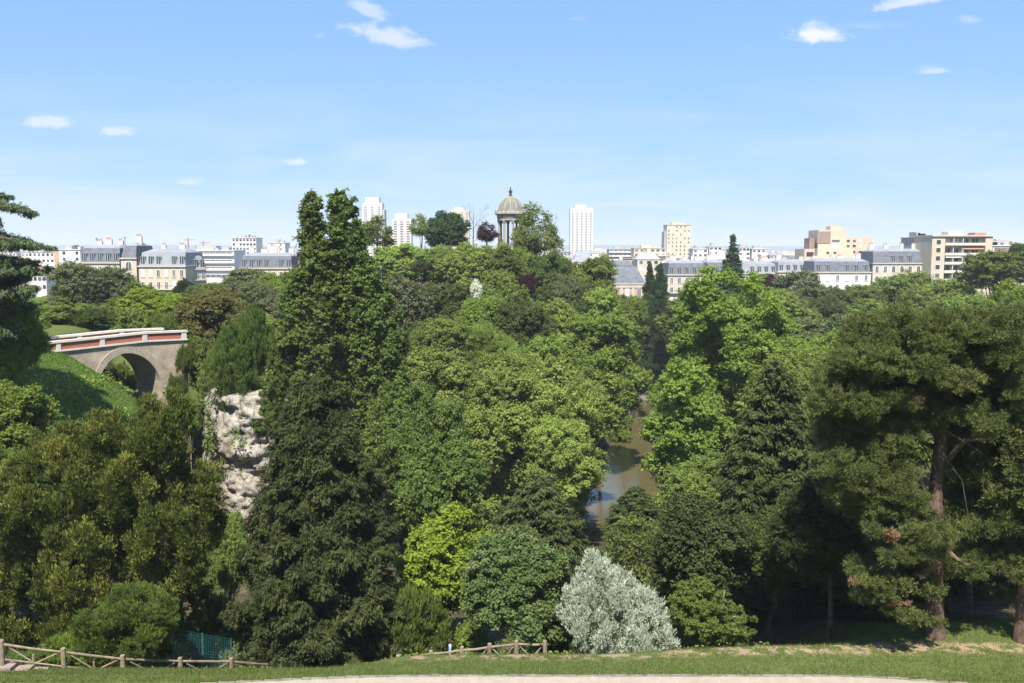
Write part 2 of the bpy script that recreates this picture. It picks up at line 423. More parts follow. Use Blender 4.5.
M_glass2 = material('window_glass_pale', lambda t, m, o: principled(t, (0.10, 0.115, 0.13), 0.2, 0.5))
_wm = {}
_wr = random.Random(3)
def window_mesh(w, h, style='sash', pane=0):
    k = (round(w, 2), round(h, 2), style, pane)
    if k in _wm: return _wm[k]
    b = MB(); t = 0.10
    if style == 'sash':
        b.box(-w / 2, -w / 2 + t, -.07, .05, 0, h).box(w / 2 - t, w / 2, -.07, .05, 0, h)
        b.box(-w / 2 + t, w / 2 - t, -.07, .05, h - t, h).box(-w / 2 - .1, w / 2 + .1, -.16, .05, -.12, 0)
        b.box(-.05, .05, -.05, .05, 0, h - t)
        b.cur = 1; b.box(-w / 2 + t, w / 2 - t, -.03, .04, 0, h - t)
    elif style == 'plain':
        b.box(-w / 2, w / 2, -.06, .05, -.08, 0).box(-w / 2, w / 2, -.06, .05, h, h + .08)
        b.cur = 1; b.box(-w / 2, w / 2, -.04, .04, 0, h)
    elif style == 'dormer':
        b.cur = 2; b.box(-w / 2 - .16, w / 2 + .16, -.12, 1.1, -.05, h + .1)
        b.prism([(-w / 2 - .24, h + .1), (w / 2 + .24, h + .1), (w * .25, h + .32), (-w * .25, h + .32)], -.2, 1.2)
        b.cur = 1; b.box(-w / 2 + .03, w / 2 - .03, -.16, -.11, .1, h - .04)
        b.cur = 0; b.box(-.04, .04, -.19, -.15, .1, h - .04)
    elif style == 'arched':
        n = 8; arc = [(-w / 2 * math.cos(math.pi * i / n), h - w / 2 + w / 2 * math.sin(math.pi * i / n)) for i in range(n + 1)]
        out = [(-w / 2 - .2, 0)] + [(x * (w + .4) / w, z + .15) for x, z in arc] + [(w / 2 + .2, 0)]
        b.prism(list(reversed(out)), -.1, .05)
        b.cur = 1; b.prism(list(reversed([(-w / 2, .05)] + arc + [(w / 2, .05)])), -.13, -.08)
        b.cur = 0; b.box(-.04, .04, -.16, -.125, .05, h - .1)
    elif style == 'band':
        b.cur = 1; b.box(-w / 2, w / 2, -.06, .05, 0, h)
        b.cur = 0
        nb = max(2, int(w / 2.5))
        for i in range(1, nb): x = -w / 2 + w * i / nb; b.box(x - .06, x + .06, -.09, -.05, 0, h)
    _wm[k] = b.mesh('window_' + style, M_frame, (M_glass, M_glass2, M_blind)[pane], M_zinc if style == 'dormer' else M_white)
    return _wm[k]

def place_window(root, x, z, w, h, style='sash', y=0.0, rz=0.0, name='window', glass=None):
    o = link_mesh(name, window_mesh(w, h, style, _wr.choice((0, 0, 0, 1, 1, 2))), root, (x, y, z)); o.rotation_euler = (0, 0, rz)
    return o

def building(name, label, px0, px1, ytop, Y, depth, mat, floors=4, fh=3.2, cols=6, win=(1.1, 1.7), style='sash', roof='flat',
             roofh=3.2, roofmat=None, base=-24.5, rz=0.0, bal=(), balmat=None, dorm=True, chim=0, group=None, cat='building', side=0, topgap=0.7, seed=1,
             skip=None, cornice=True):
    """ytop: photo row of the eaves (the top of the wall). Local frame: x along the front, y away from the camera, z up."""
    rng = random.Random(seed)
    a, b = P(px0, ytop, Y), P(px1, ytop, Y); w = b.x - a.x; ztop = a.z
    base = min(base, gz((a.x + b.x) / 2, Y) - .4, gz((a.x + b.x) / 2, Y + depth) - .4)
    root = empty(name, ((a.x + b.x) / 2, Y, base), rz); tag(root, label, cat, group)
    H = ztop - base
    wb = MB().box(-w / 2, w / 2, 0, depth, 0, H)
    wb.build('wall', mat, root)
    if cornice:
        cb = MB().box(-w / 2 - .25, w / 2 + .25, -.35, depth + .35, H + .003, H + .35); cb.build('cornice', M_stone if roof != 'flat' else mat, root)
    pitch = w / cols
    for f in range(floors):
        z = H - topgap - win[1] - f * fh
        for c in range(cols):
            if skip and skip(f, c): continue
            place_window(root, -w / 2 + pitch * (c + .5), z, win[0], win[1], style, y=-.003)
    if side:
        sx = w / 2 if side > 0 else -w / 2; n = max(2, int(depth / pitch))
        for f in range(floors):
            for c in range(n):
                place_window(root, sx + .003 * side, H - topgap - win[1] - f * fh, win[0], win[1], style, y=depth * (c + .5) / n, rz=math.pi / 2 * side)
    for i, f in enumerate(bal):
        z = H - topgap - win[1] - f * fh
        mb = MB(); mb.box(-w / 2, w / 2, -.9, -.02, z - .22, z - .02)
        if balmat is None:
            mb.cur = 1; mb.box(-w / 2, w / 2, -.9, -.86, z + .85, z + .93)
            nb = int(w / .5)
            for k in range(nb + 1): x = -w / 2 + .02 + (w - .04) * k / nb; mb.box(x - .02, x + .02, -.89, -.87, z - .02, z + .85)
        else:
            mb.cur = 1; mb.box(-w / 2, w / 2, -.95, -.88, z - .25, z + .85)
        mb.build('balcony', [mat if mat is not M_pinkbrick else M_stone, balmat or M_rail], root)
    z0 = H + (.355 if cornice else .003)
    if roof == 'mansard':
        rm = roofmat or M_slate
        MB().frustum(-w / 2 + .1, w / 2 - .1, .1, depth - .1, z0, z0 + roofh, .35, roofh * .38).build('roof', rm, root)
        MB().frustum(-w / 2 + .5, w / 2 - .5, roofh * .38 + .12, depth - roofh * .38 - .12, z0 + roofh + .003, z0 + roofh + 1.0, 1.5, depth * .28).build('roof_cap', M_zinc, root)
        if dorm:
            for c in range(cols):
                if rng.random() < .12: continue
                link_mesh('dormer', window_mesh(win[0] * .95, min(win[1], roofh * .62), 'dormer'), root, (-w / 2 + pitch * (c + .5), .42, z0 + .35))
    elif roof == 'hip':
        MB().frustum(-w / 2 - .3, w / 2 + .3, -.3, depth + .3, z0, z0 + roofh, min(w * .18, 5), depth * .46).build('roof', roofmat or M_slate, root)
    else:
        pb = MB(); pb.box(-w * .25, w * .1, depth * .3, depth * .7, z0, z0 + 2.0)
        if w > 12: pb.box(w * .22, w * .33, depth * .35, depth * .6, z0, z0 + 1.3)
        for _ in range(rng.randint(1, 3)):
            cx_, hw_ = rng.uniform(-.42, .42) * w, rng.uniform(.5, 1.6); pb.box(cx_ - hw_, cx_ + hw_, depth * .1, depth * .28, z0, z0 + rng.uniform(.7, 1.7))
        pb.build('plant_room', M_grey if mat is M_white else mat, root)
    for k in range(rng.randint(0, 2) if w > 9 else 0):
        x = rng.uniform(-.4, .4) * w; zt = z0 + (roofh + .9 if roof != 'flat' else 0); b = MB(); hh = rng.uniform(1.5, 2.8)
        b.box(x - .05, x + .05, depth * .5 - .05, depth * .5 + .05, zt - .6, zt + hh); b.box(x - .5, x + .5, depth * .5 - .03, depth * .5 + .03, zt + hh - .3, zt + hh - .22); b.box(x - .35, x + .35, depth * .5 - .03, depth * .5 + .03, zt + hh - .7, zt + hh - .62)
        b.build('aerial', M_rail, root)
    for k in range(chim):
        x = -w / 2 + w * (k + .5 + rng.uniform(-.2, .2)) / chim
        top = z0 + (roofh + 1.0 if roof != 'flat' else 0) + rng.uniform(.9, 1.8)
        ch = MB(); hw = rng.uniform(.5, 1.1); ch.box(x - hw, x + hw, depth * .45, depth * .45 + .7, z0 + roofh * .5, top)
        co = ch.build('chimney', M_chim, root)
        pt = MB()
        for j in range(int(hw * 4)):
            xx = x - hw + .22 + j * .5
            pt.box(xx - .1, xx + .1, depth * .45 + .22, depth * .45 + .48, top, top + .55)
        pt.build('chimney_pots', M_pot, co)['kind'] = 'stuff'
    return root, w, H, depth

# far left
building('apartment_block', 'white rendered block furthest left beyond the cedar branches', 28, 54, 252, 480, 16, M_white, 4, 3.2, 6, (1.3, 1.5), 'plain')
r, w, H, d = building('apartment_block', 'pale tall block with reddish vertical strip left of the beige mansard house', 54, 80, 250, 430, 14, M_white, 7, 2.9, 4, (1.3, 1.5), 'plain', seed=3)
MB().box(-w / 2 - .1, -w / 2 + 2.2, -.12, 1, H - 20, H - .3).build('red_strip', M_pinkbrick, r)
building('low_house', 'low white house with dull red roof below the left cedar', 24, 46, 275, 330, 12, M_white, 2, 3, 5, (1.1, 1.4), 'plain', 'hip', 2.6, M_redbrown)
building('mansard_house', 'beige stone house with dark slate mansard, skylights and wide chimneys', 79, 120, 263.5, 250, 14, M_cream, 4, 3.4, 5, (1.05, 2.0), 'sash', 'mansard', 3.9, M_slate, chim=3, bal=(0,), seed=5, rz=-.06)
r, w, H, d = building('pavilion_house', 'narrow stone pavilion with arched top window between beige and zinc roofed houses', 120.5, 136.5, 259, 248.5, 12, M_cream, 4, 3.5, 1, (1.6, 2.3), 'arched', 'mansard', 3.3, M_slate, dorm=False, chim=1, seed=6, rz=-.06)
building('mansard_house', 'long cream house with blue grey zinc mansard beside the arched pavilion', 138, 186, 267, 247, 14, M_cream, 4, 3.3, 6, (1.0, 2.0), 'sash', 'mansard', 3.6, M_zinc, bal=(1,), chim=2, seed=7, rz=-.06)
building('corner_house', 'grey corner house in shade at right end of the zinc roofed house', 187, 207, 270, 253, 16, M_stone, 4, 3.3, 3, (1.0, 2.0), 'sash', 'mansard', 3.4, M_zinc, bal=(0, 1), seed=8, rz=.85)
building('terraced_block', 'white flat roofed terraced block with long dark window bands behind the zinc roof', 180, 234, 251, 420, 18, M_white, 4, 3.4, 1, (23, 1.3), 'band', seed=9, bal=(0, 1, 2), balmat=M_white)
building('tower_block', 'grid fronted white tower block right of the terraced block', 232, 256, 238, 620, 16, M_white, 9, 2.9, 7, (1.6, 1.5), 'plain', seed=10)
building('tower_block', 'plain white tower block just left of the twin poplar', 267.5, 285, 243, 640, 14, M_white, 5, 3.0, 2, (1.0, 1.2), 'plain', seed=11)
building('mansard_house', 'pinkish house with grey slate mansard just left of the twin poplar', 240, 292, 269, 270, 14, M_peach, 4, 3.3, 7, (1.05, 2.0), 'sash', 'mansard', 3.5, M_slate, chim=4, seed=12)
# white towers
def tower(label, px0, px1, ytop, Y, mat, cols, colmat, cap=True, sidepx=0, seed=1, base=-26, wfrac=.45, floors=26):
    a, b = P(px0, ytop, Y), P(px1, ytop, Y); w = b.x - a.x
    root = empty('residential_tower', ((a.x + b.x) / 2, Y, base)); tag(root, label, 'tower block', None)
    H = a.z - base; d = w * .8
    MB().box(-w / 2, w / 2, 0, d, 0, H).build('wall', mat, root)
    fh = 2.9
    for c in range(cols):
        x = -w / 2 + w * (c + .5) / cols; ww = w / cols * wfrac
        st = MB(); st.box(x - ww / 2, x + ww / 2, -.25, .1, 4, H - 2.5)
        s = st.build('window_strip', colmat, root)
        nb = MB()
        for f in range(floors):
            z = H - 2.5 - (f + 1) * fh
            nb.box(x - ww / 2 - .15, x + ww / 2 + .15, -.9, -.253, z, z + 1.0)
        o = nb.build('balcony', mat, s); o['kind'] = 'stuff'
    if cap:
        MB().box(-w * .28, w * .2, d * .2, d * .8, H + .003, H + 3.6).build('plant_room', M_white, root)
    return root, w, H, d
r, w, H, d = tower('tall white tower with stepped top just right of the twin poplar', 362, 382, 203, 1250, M_white, 3, M_grey, True)
MB().box(-w * .34, w * .34, 1, d * .9, H + .01, H + 8).build('upper_block', M_white, r)
MB().box(w / 2 + .01, w / 2 + 2.8, 2, d, 0, H - 9).build('side_slab', M_grey, r)  # grey slab, darker than the wall, down the right side
r, w, H, d = tower('white tower with two dark brown window strips, second from the twin poplar', 392, 411, 219, 1080, M_white, 3, M_brown, False, wfrac=.5)
MB().box(-w / 2 - 4.5, -w / 2 - .01, 3, d, 0, H - 9).build('side_slab', M_beige, r)
MB().box(-w * .35, w * .3, 1, d * .9, H + .01, H + 6.5).build('upper_block', M_white, r)
tower('cream tower behind the round dark evergreen and the bare tree', 450, 469, 210, 1300, M_beige, 4, M_grey, True, wfrac=.4)
r, w, H, d = tower('tall white tower with grey window strips right of the temple', 570.5, 593, 208, 1000, M_white, 5, M_grey, True, wfrac=.38, floors=28)
r, w, H, d = building('tower_block', 'cream apartment tower with scattered dark windows in the middle of the skyline', 667, 691, 225, 700, 16, M_beige, 12, 3.0, 6, (1.0, 1.3), 'plain', seed=14, skip=lambda f, c: (f * 7 + c * 3) % 5 == 0)
MB().box(-w / 2 - 1.6, -w / 2 - .01, 3, d - 2, 0, H - 5).build('side_slab', M_grey, r)  # grey slab whose colour stands in for shade on the left edge
# middle
r, w, H, d = building('town_hall', 'pink brick and stone hall with wide grey hipped roof right of the temple', 598, 645, 284.5, 280, 12, M_pinkbrick, 2, 4.6, 4, (1.3, 2.7), 'sash', 'hip', 5.2, M_slate, seed=15, topgap=1.2)
for k in range(5):
    x = -w / 2 + w * k / 4; MB().box(max(-w / 2, x - .4), min(w / 2, x + .4), -.16, -.01, 0, H - .01).build('pilaster', M_stone, r)
MB().box(-w / 2, w / 2, -.2, -.165, H - 1.0, H - .25).build('stone_band', M_stone, r)
building('mansard_house', 'cream house with dark mansard and balconies just right of the paired cypresses', 668, 706, 275.5, 315, 14, M_stone, 4, 3.3, 5, (1.1, 2.0), 'sash', 'mansard', 3.9, M_slate, bal=(1, 2), chim=3, seed=16)
building('mansard_house', 'grey stone house with slate mansard left of the pointed dark conifer', 707, 728, 274, 335, 14, M_stone, 4, 3.3, 3, (1.1, 2.0), 'sash', 'mansard', 3.9, M_slate, chim=1, seed=17, rz=.2)
building('brick_block', 'long brown block with row of dark arches behind the grey hipped roof', 622, 684, 259, 500, 16, M_brown, 2, 3.3, 14, (1.7, 2.0), 'arched', seed=18)
building('apartment_block', 'grey white block with balconies above the grey hipped roof', 609, 632, 249.5, 690, 16, M_grey, 5, 3.0, 5, (2.2, 1.5), 'plain', bal=(0, 1, 2, 3), balmat=M_white, seed=19)
building('apartment_block', 'cream flat roofed block left of the cream apartment tower', 634, 666, 248.5, 640, 16, M_beige, 4, 3.0, 6, (2.0, 1.4), 'plain', seed=20, bal=(1, 2), balmat=M_white)
for i, (x0, x1, yt, lab) in enumerate(((693, 708, 249, 'white slab block touching the cream apartment tower'), (709.5, 722, 246.5, 'taller white slab block left of the pointed dark conifer'),
                               (739, 750, 247.5, 'white slab block just right of the pointed dark conifer'), (752, 766, 249, 'pale slab block second to the right of the pointed conifer'))):
    building('slab_block', lab, x0, x1, yt, 640, 14, M_white, 5, 3.0, 3, (2.0, 1.5), 'plain', seed=21 + i, group='white slab blocks on the skyline')
building('apartment_block', 'white house with a shallow grey dome at foot of the tall white tower', 574, 592, 262, 560, 14, M_white, 3, 3.1, 4, (1.2, 1.6), 'plain', 'hip', 6.5, M_zinc, seed=26)
building('apartment_block', 'grey block half hidden left of the tall white tower foot', 552, 571, 252, 600, 14, M_grey, 5, 3.0, 5, (1.4, 1.4), 'plain', seed=27)
# right
building('mansard_house', 'low house with light zinc mansard left of the long slate roofs', 742, 777, 274, 335, 14, M_stone, 3, 3.3, 5, (1.1, 1.9), 'sash', 'mansard', 3.4, M_zinc, chim=3, seed=28)
building('mansard_house', 'pale house with light zinc mansard roof below the modern cream complex', 778, 813, 272.5, 332, 14, M_stone, 3, 3.3, 5, (1.1, 1.9), 'sash', 'mansard', 3.4, M_zinc, chim=2, seed=29)
building('mansard_house', 'long white house with slate mansard and skylights below the cream complex', 814, 871, 273, 318, 14, M_white, 4, 3.3, 6, (1.1, 2.0), 'sash', 'mansard', 3.7, M_slate, bal=(1,), chim=3, seed=30)
building('mansard_house', 'stone house with arched windows and slate mansard beside the balconied apartments', 873, 931, 264, 322, 14, M_stone, 4, 3.5, 7, (1.1, 2.1), 'arched', 'mansard', 4.1, M_slate, bal=(1,), chim=4, seed=31)
# modern stepped complex
a = P(815, 262, 420); bsc = 420 / F
root = empty('apartment_complex', (P(838, 248, 420).x, 420, -24.5)); tag(root, 'modern stepped cream complex with brown upper corner on the skyline', 'apartments')
def zpx(y, Y): return P(512, y, Y).z + 24.5
X = lambda px: (px - 838) * bsc
MB().box(X(818), X(846), 0, 14, 0, zpx(230, 420)).build('upper_block', M_peach, root)
MB().box(X(846) + .01, X(872), .6, 14, 0, zpx(237, 420)).build('side_block', M_peach, root)
MB().box(X(812), X(847), -8, -.01, 0, zpx(248, 420)).build('front_block', M_beige, root)
MB().box(X(802), X(811.9), -4, 10, 0, zpx(249, 420)).build('low_wing', M_peach, root)
MB().box(X(816.5), X(830), -.35, -.02, zpx(243, 420), zpx(231.5, 420)).build('brown_corner', M_brown, root)  # thin brown box on the upper left of the front
MB().box(X(804), X(811), -4.2, -4.01, zpx(256, 420), zpx(252, 420)).build('window', M_glass, root)
MB().box(X(832), X(843), 3, 9, zpx(230, 420) + .01, zpx(226, 420)).build('plant_room', M_peach, root)
MB().box(X(811), X(815.9), 2, 10, 0, zpx(238, 420)).build('dark_wing', M_brown, root)
for (px_c, yr, ww) in ((835.5, 241, 3.6), (835.5, 246.5, 3.6)):
    place_window(root, X(px_c), zpx(yr, 420) - .6, ww, 1.2, 'plain', y=-.01)
for c in (848.5, 854.5, 860.5):
    for yr in (241, 246, 252, 257.5): place_window(root, X(c), zpx(yr, 420) - .6, 1.3, 1.2, 'plain', y=.59)
for c in (822, 829): place_window(root, X(c), zpx(252.5, 420) - .6, 1.3, 1.0, 'plain', y=-8.01)
# balconied apartments
Y = 315; bs = Y / F
root = empty('apartment_house', (P(962, 250, Y).x, Y, -24.5)); tag(root, 'tall cream apartments with deep balconies and red awnings above the right trees', 'apartments')
X = lambda px: (px - 962) * bs
zz = lambda y: P(512, y, Y).z + 24.5
MB().box(X(932), X(945), 0, 14, 0, zz(236.5)).build('stair_wing', M_cream, root)
MB().box(X(945) + .01, X(992), 1.6, 14, 0, zz(236.5)).build('wall', M_cream, root)
MB().box(X(931.5), X(992.5), -.5, 14.4, zz(236.5) + .003, zz(235)).build('roof_slab', M_stone, root)
MB().box(X(985), X(992), -.05, 1.59, 0, zz(236.5)).build('end_pier', M_cream, root)
for yr in (242.5, 250.5, 258.8, 267.5, 276): place_window(root, X(938.5), zz(yr) - .6, 1.4, 1.5, 'plain', y=-.01)
for i, yb in enumerate((245, 255, 264, 272.5, 281)):
    MB().box(X(945.2), X(984.8), -.1, 1.58, zz(yb) - .25, zz(yb)).build('balcony_slab', M_stone, root)
    MB().box(X(945.2), X(984.8), -.16, -.11, zz(yb) - .1, zz(yb) + .75).build('balcony_rail', M_white if i > 1 else M_chim, root)
    for c in (949, 957.5, 967, 977): place_window(root, X(c), zz(yb) + .1, 2.2, 2.2, 'band', y=1.59)
    for px_w in (953.5, 963): MB().box(X(px_w) - .1, X(px_w) + .1, -.05, 1.57, zz(yb) + .01, zz(yb) + 2.5).build('partition', M_white, root)
for x0, x1, yb in ((964, 984, 249.2), (946, 962, 257.5)):
    aw = MB(); aw.prism([(0, 0), (1.7, -.8), (1.7, -.95), (0, -.15)], 0, (x1 - x0) * bs)
    o = aw.build('awning', M_pot if x0 > 960 else M_blind, root, (X(x0), 1.5, zz(yb) + .9)); o.rotation_euler = (0, 0, -math.pi / 2)
MB().box(X(953), X(968), 4, 9, zz(235) + .003, zz(231.5)).build('plant_room', M_chim, root)
MB().box(X(980), X(991), 4, 9, zz(235) + .003, zz(232.5)).build('chimney', M_pot, root)
for x in (954, 958, 962.5, 966): MB().tube([(X(x), 6, zz(231.6)), (X(x), 6, zz(229.4))], [.12, .12], 6).build('roof_vent', M_chim, root)
building('stepped_block', 'dark grey stepped block hugging left side of the balconied apartments', 917, 930, 238, 345, 14, M_grey, 4, 3.2, 2, (1.3, 1.6), 'plain', seed=33)
building('terrace_house', 'low pale house with brown band and white roof room at right edge', 993, 1030, 246, 330, 14, M_white, 3, 3.1, 1, (12.5, 1.3), 'band', seed=34, bal=(0, 1), balmat=M_redbrown)
# city far behind: rows of pale blocks
rng = random.Random(11); n = 0
for Yr, y_lo, y_hi, x0, x1 in ((420, 259, 266, 10, 320), (420, 259, 268, 540, 930), (700, 251, 258, -10, 330), (700, 251, 259, 540, 1040), (1400, 249.5, 253, -20, 340), (1400, 249.5, 253.5, 540, 1050)):
    x = x0
    while x < x1:
        wpx = rng.uniform(14, 34) * (.75 if Yr > 800 else 1)
        Yb = Yr * rng.uniform(.95, 1.25); yt = rng.uniform(y_lo, y_hi)
        m = rng.choice((M_white, M_white, M_stone, M_beige, M_grey))
        wm = wpx * Yb / F
        fl = 2 if Yr < 1000 else 0
        building('city_block', 'small pale block in the hazy city rows beyond the park', x, x + wpx, yt, Yb, 14, m, fl, 3.1, max(2, int(wm / 3.4)), (1.5, 1.4), 'plain',
                 'hip' if rng.random() < .35 and Yr < 1000 else 'flat', 2.4, rng.choice((M_zinc, M_slate, M_grey)), group='pale blocks filling the city behind the park', cat='building', seed=n, cornice=False, chim=rng.choice((0, 1, 2)) if Yr < 1000 else 0)
        x += wpx + rng.uniform(-4, 10); n += 1
# two cranes far away
for px_c, yt in ((188, 238), (203, 241)):
    Yc_ = 900; p = P(px_c, yt, Yc_)
    root = empty('tower_crane', (p.x, Yc_, -24)); tag(root, 'tiny tower crane standing above the terraced block roofline', 'crane', 'tower cranes far behind the terraced block')
    MB().tube([(0, 0, 0), (0, 0, p.z + 24)], [.7, .7], 4).build('mast', M_redbrown, root)
    MB().tube([(-4, 0, p.z + 22), (7, 0, p.z + 22.3)], [.5, .3], 4).build('jib', M_redbrown, root)

# ------------------------------------------------------------------ bridge
M_rubble = mottled('bridge_masonry', (0.25, 0.20, 0.145), (0.46, 0.385, 0.29), 0.7, 0.95, 0.1, 0.8, (0.52, 0.45, 0.35))
M_arch = mottled('arch_stones', (0.29, 0.24, 0.19), (0.40, 0.34, 0.27), 1.5, 0.95, 0.1, 0.4)
M_soffit = mottled('arch_underside', (0.16, 0.14, 0.12), (0.24, 0.21, 0.18), 1.0, 0.95, 0.1, 0.5)
M_cap = mottled('coping_stone', (0.50, 0.46, 0.39), (0.60, 0.56, 0.49), 1.5, 0.9, 0.1, 0.1)
def mat_brick(t, m, o):
    co = t.new('ShaderNodeTexCoord').outputs['Object']
    b = t.new('ShaderNodeTexBrick'); mp = t.new('ShaderNodeMapping'); mp.inputs['Rotation'].default_value = (math.pi / 2, 0, 0)
    t.link(co, mp.inputs[0]); t.link(mp.outputs[0], b.inputs['Vector'])
    b.inputs['Color1'].default_value = (0.42, 0.115, 0.06, 1); b.inputs['Color2'].default_value = (0.36, 0.10, 0.055, 1)
    b.inputs['Mortar'].default_value = (0.40, 0.30, 0.24, 1); b.inputs['Scale'].default_value = 1
    b.inputs['Brick Width'].default_value = .44; b.inputs['Row Height'].default_value = .16; b.inputs['Mortar Size'].default_value = .012
    n = t.noise(1.2, 4, 0.6, co)
    return principled(t, t.mix(t.math('MULTIPLY', n, .5), b.outputs[0], (0.30, 0.13, 0.09)), 0.9, 0.1)
M_brick = material('red_brick', mat_brick)
YB = 95.0
BD = (-0.80, 0.60)          # the way across the deck, away from the camera
def bpy_(t): return YB - 9.0 * (1 - t)
BPX0, BPX1 = 50.0, 187.0
def bpx(t): return BPX0 + (BPX1 - BPX0) * t
_yb = ([50, 70, 101, 145, 187], [352.5, 350.5, 347, 342, 340])
def bplan(t, off=0.0):      # t 0..1 from left to right, off metres across -> x, y, z of the deck edge
    Y = bpy_(t); p = P(bpx(t), float(np.interp(bpx(t), *_yb)), Y)
    return p.x + BD[0] * off, Y + BD[1] * off, p.z
BW = 4.6
br = empty('brick_bridge', (P(120, 0, YB).x, YB, -20)); tag(br, 'masonry arch bridge with red brick parapet above the ravine', 'bridge')
ox, oy, oz = br.location
def bl(x, y, z): return (x - ox, y - oy, z - oz)
AX, ARX, ASP, ARY = 128.0, 32.0, 392.0, 39.0      # arch centre, half width, springing and rise as seen
def arch_z(t, f=1.0):
    u = (bpx(t) - AX) / (ARX * f)
    return P(bpx(t), ASP - ARY * f * math.sqrt(max(0, 1 - u * u)), bpy_(t)).z
ta, tb_ = (AX - ARX - BPX0) / (BPX1 - BPX0), (AX + ARX - BPX0) / (BPX1 - BPX0)
wall = MB()
def wcell(t0, t1, lo0, lo1):
    b = len(wall.v); x0, y0, z0 = bplan(t0); x1, y1, z1 = bplan(t1); X0, Y0, _ = bplan(t0, BW); X1, Y1, _ = bplan(t1, BW)
    wall.v += [bl(x0, y0, lo0), bl(x1, y1, lo1), bl(x1, y1, z1), bl(x0, y0, z0), bl(X0, Y0, lo0), bl(X1, Y1, lo1), bl(X1, Y1, z1), bl(X0, Y0, z0)]
    for q in ((0, 1, 2, 3), (5, 4, 7, 6), (3, 2, 6, 7), (1, 0, 4, 5)): wall.face([b + i for i in q])
for a, b_, n_ in ((0, ta, 14), (ta, tb_, 48), (tb_, 1, 14)):
    for k in range(n_):
        t0, t1 = a + (b_ - a) * k / n_, a + (b_ - a) * (k + 1) / n_
        if a == ta: wcell(t0, t1, arch_z(t0), arch_z(t1))
        else: wcell(t0, t1, -40, -40)
for t in (0, 1, ta, tb_):
    x, y, z = bplan(t); X_, Y_, _ = bplan(t, BW); b = len(wall.v); zt = z if t in (0, 1) else arch_z(t)
    wall.v += [bl(x, y, -40), bl(X_, Y_, -40), bl(X_, Y_, zt), bl(x, y, zt)]; wall.face((b, b + 1, b + 2, b + 3))
wall.build('spandrel_wall', M_rubble, br)
ring = MB(); N = 30
for i in range(N):
    b = len(ring.v); a0 = math.pi * i / N + .003; a1 = math.pi * (i + 1) / N - .003
    for off in (-.12, .3):
        for f, a in ((1.0, a0), (1.17, a0), (1.17, a1), (1.0, a1)):
            t = (AX + ARX * f * math.cos(a) - BPX0) / (BPX1 - BPX0); x, y, _ = bplan(t, off)
            ring.v.append(bl(x, y, P(bpx(t), ASP - ARY * f * math.sin(a), bpy_(t)).z))
    for q in ((0, 1, 2, 3), (7, 6, 5, 4), (0, 4, 5, 1), (1, 5, 6, 2), (2, 6, 7, 3), (3, 7, 4, 0)): ring.face([b + k for k in q])
ring.build('arch_ring', M_arch, br)
def strip(name, mat, t0, t1, off0, off1, h0, h1, n=24):
    mb = MB(); rings = []
    for k in range(n + 1):
        t = t0 + (t1 - t0) * k / n; x0, y0, z = bplan(t, off0); x1, y1, _ = bplan(t, off1); rings.append(len(mb.v))
        mb.v += [bl(x0, y0, z + h0), bl(x1, y1, z + h0), bl(x1, y1, z + h1), bl(x0, y0, z + h1)]
    for r0, r1 in zip(rings, rings[1:]):
        for q in range(4): mb.face((r0 + q, r1 + q, r1 + (q + 1) % 4, r0 + (q + 1) % 4))
    mb.face([rings[0] + q for q in range(4)]); mb.face([rings[-1] + q for q in (3, 2, 1, 0)])
    return mb.build(name, mat, br)
for side, o0, o1 in (('near', -.12, .33), ('far', BW - .33, BW + .12)):
    strip('string_course', M_cap, 0, 1, o0 - .06, o1 + .06, .003, .16)
    strip('parapet_panel', M_brick, 0, 1, o0 + .06, o1 - .06, .163, .85)
    strip('coping', M_cap, 0, 1, o0 - .08, o1 + .08, .853, 1.06)
    for tp in (.06, .38, .69, .975):
        strip('parapet_pier', M_cap, max(0, tp - .017), min(1, tp + .017), o0 - .03, o1 + .03, .1635, .8525, 2)
strip('deck', M_path, 0, 1, .34, BW - .34, .004, .05)

# ------------------------------------------------------------------ rock cliff right of the bridge
def mat_rock(t, m, o):
    co = t.new('ShaderNodeTexCoord').outputs['Object']
    mp = t.new('ShaderNodeMapping'); mp.inputs['Scale'].default_value = (1, 1, .45); t.link(co, mp.inputs[0])
    n = t.noise(0.28, 7, 0.65, mp.outputs[0]); n2 = t.noise(1.1, 6, 0.7, mp.outputs[0], 1.0)
    col = t.ramp(n, [(0.36, (0.224, 0.183, 0.133)), (0.48, (0.374, 0.331, 0.267)), (0.62, (0.434, 0.397, 0.330)), (0.7, (0.300, 0.236, 0.169))])
    pit = t.ramp(n2, [(0.41, 1.0), (0.49, 0.0)])
    col = t.mix(pit, col, (0.13, 0.115, 0.09))
    return principled(t, col, 0.95, 0.1, bump=n2, bstr=1.0, bdist=0.6)
M_rock = material('pale_cliff_rock', mat_rock)
ns, nt = 120, 130
sv, tv = np.meshgrid(np.linspace(0, 1, ns), np.linspace(0, 1, nt))
ang = np.interp(sv, [0, 1], [math.radians(180 + 38), math.radians(180 + 118)])
zc_ = -38 + tv * 25
grow = 1.02 + .10 * (1 - tv)
cxv = -25 + 12.0 * grow * np.cos(ang); cyv = 121 + 33 * grow * np.sin(ang)
q = np.stack([cxv.ravel() * .26, cyv.ravel() * .26, zc_.ravel() * .55], 1)
nz = (fbm(q, 5, 5).reshape(sv.shape) - .5); nz2 = np.abs(fbm(q * 1.7, 8, 4).reshape(sv.shape) - .5)
dsp = nz * 3.2 - nz2 * 3.4
cxv = cxv + dsp * np.cos(ang); cyv = cyv + dsp * np.sin(ang)
top = np.clip((tv - .93) / .07, 0, 1); cxv -= top * 4 * np.cos(ang); cyv -= top * 8 * np.sin(ang)
ii = (np.arange(nt - 1)[:, None] * ns + np.arange(ns - 1)[None, :]).ravel()
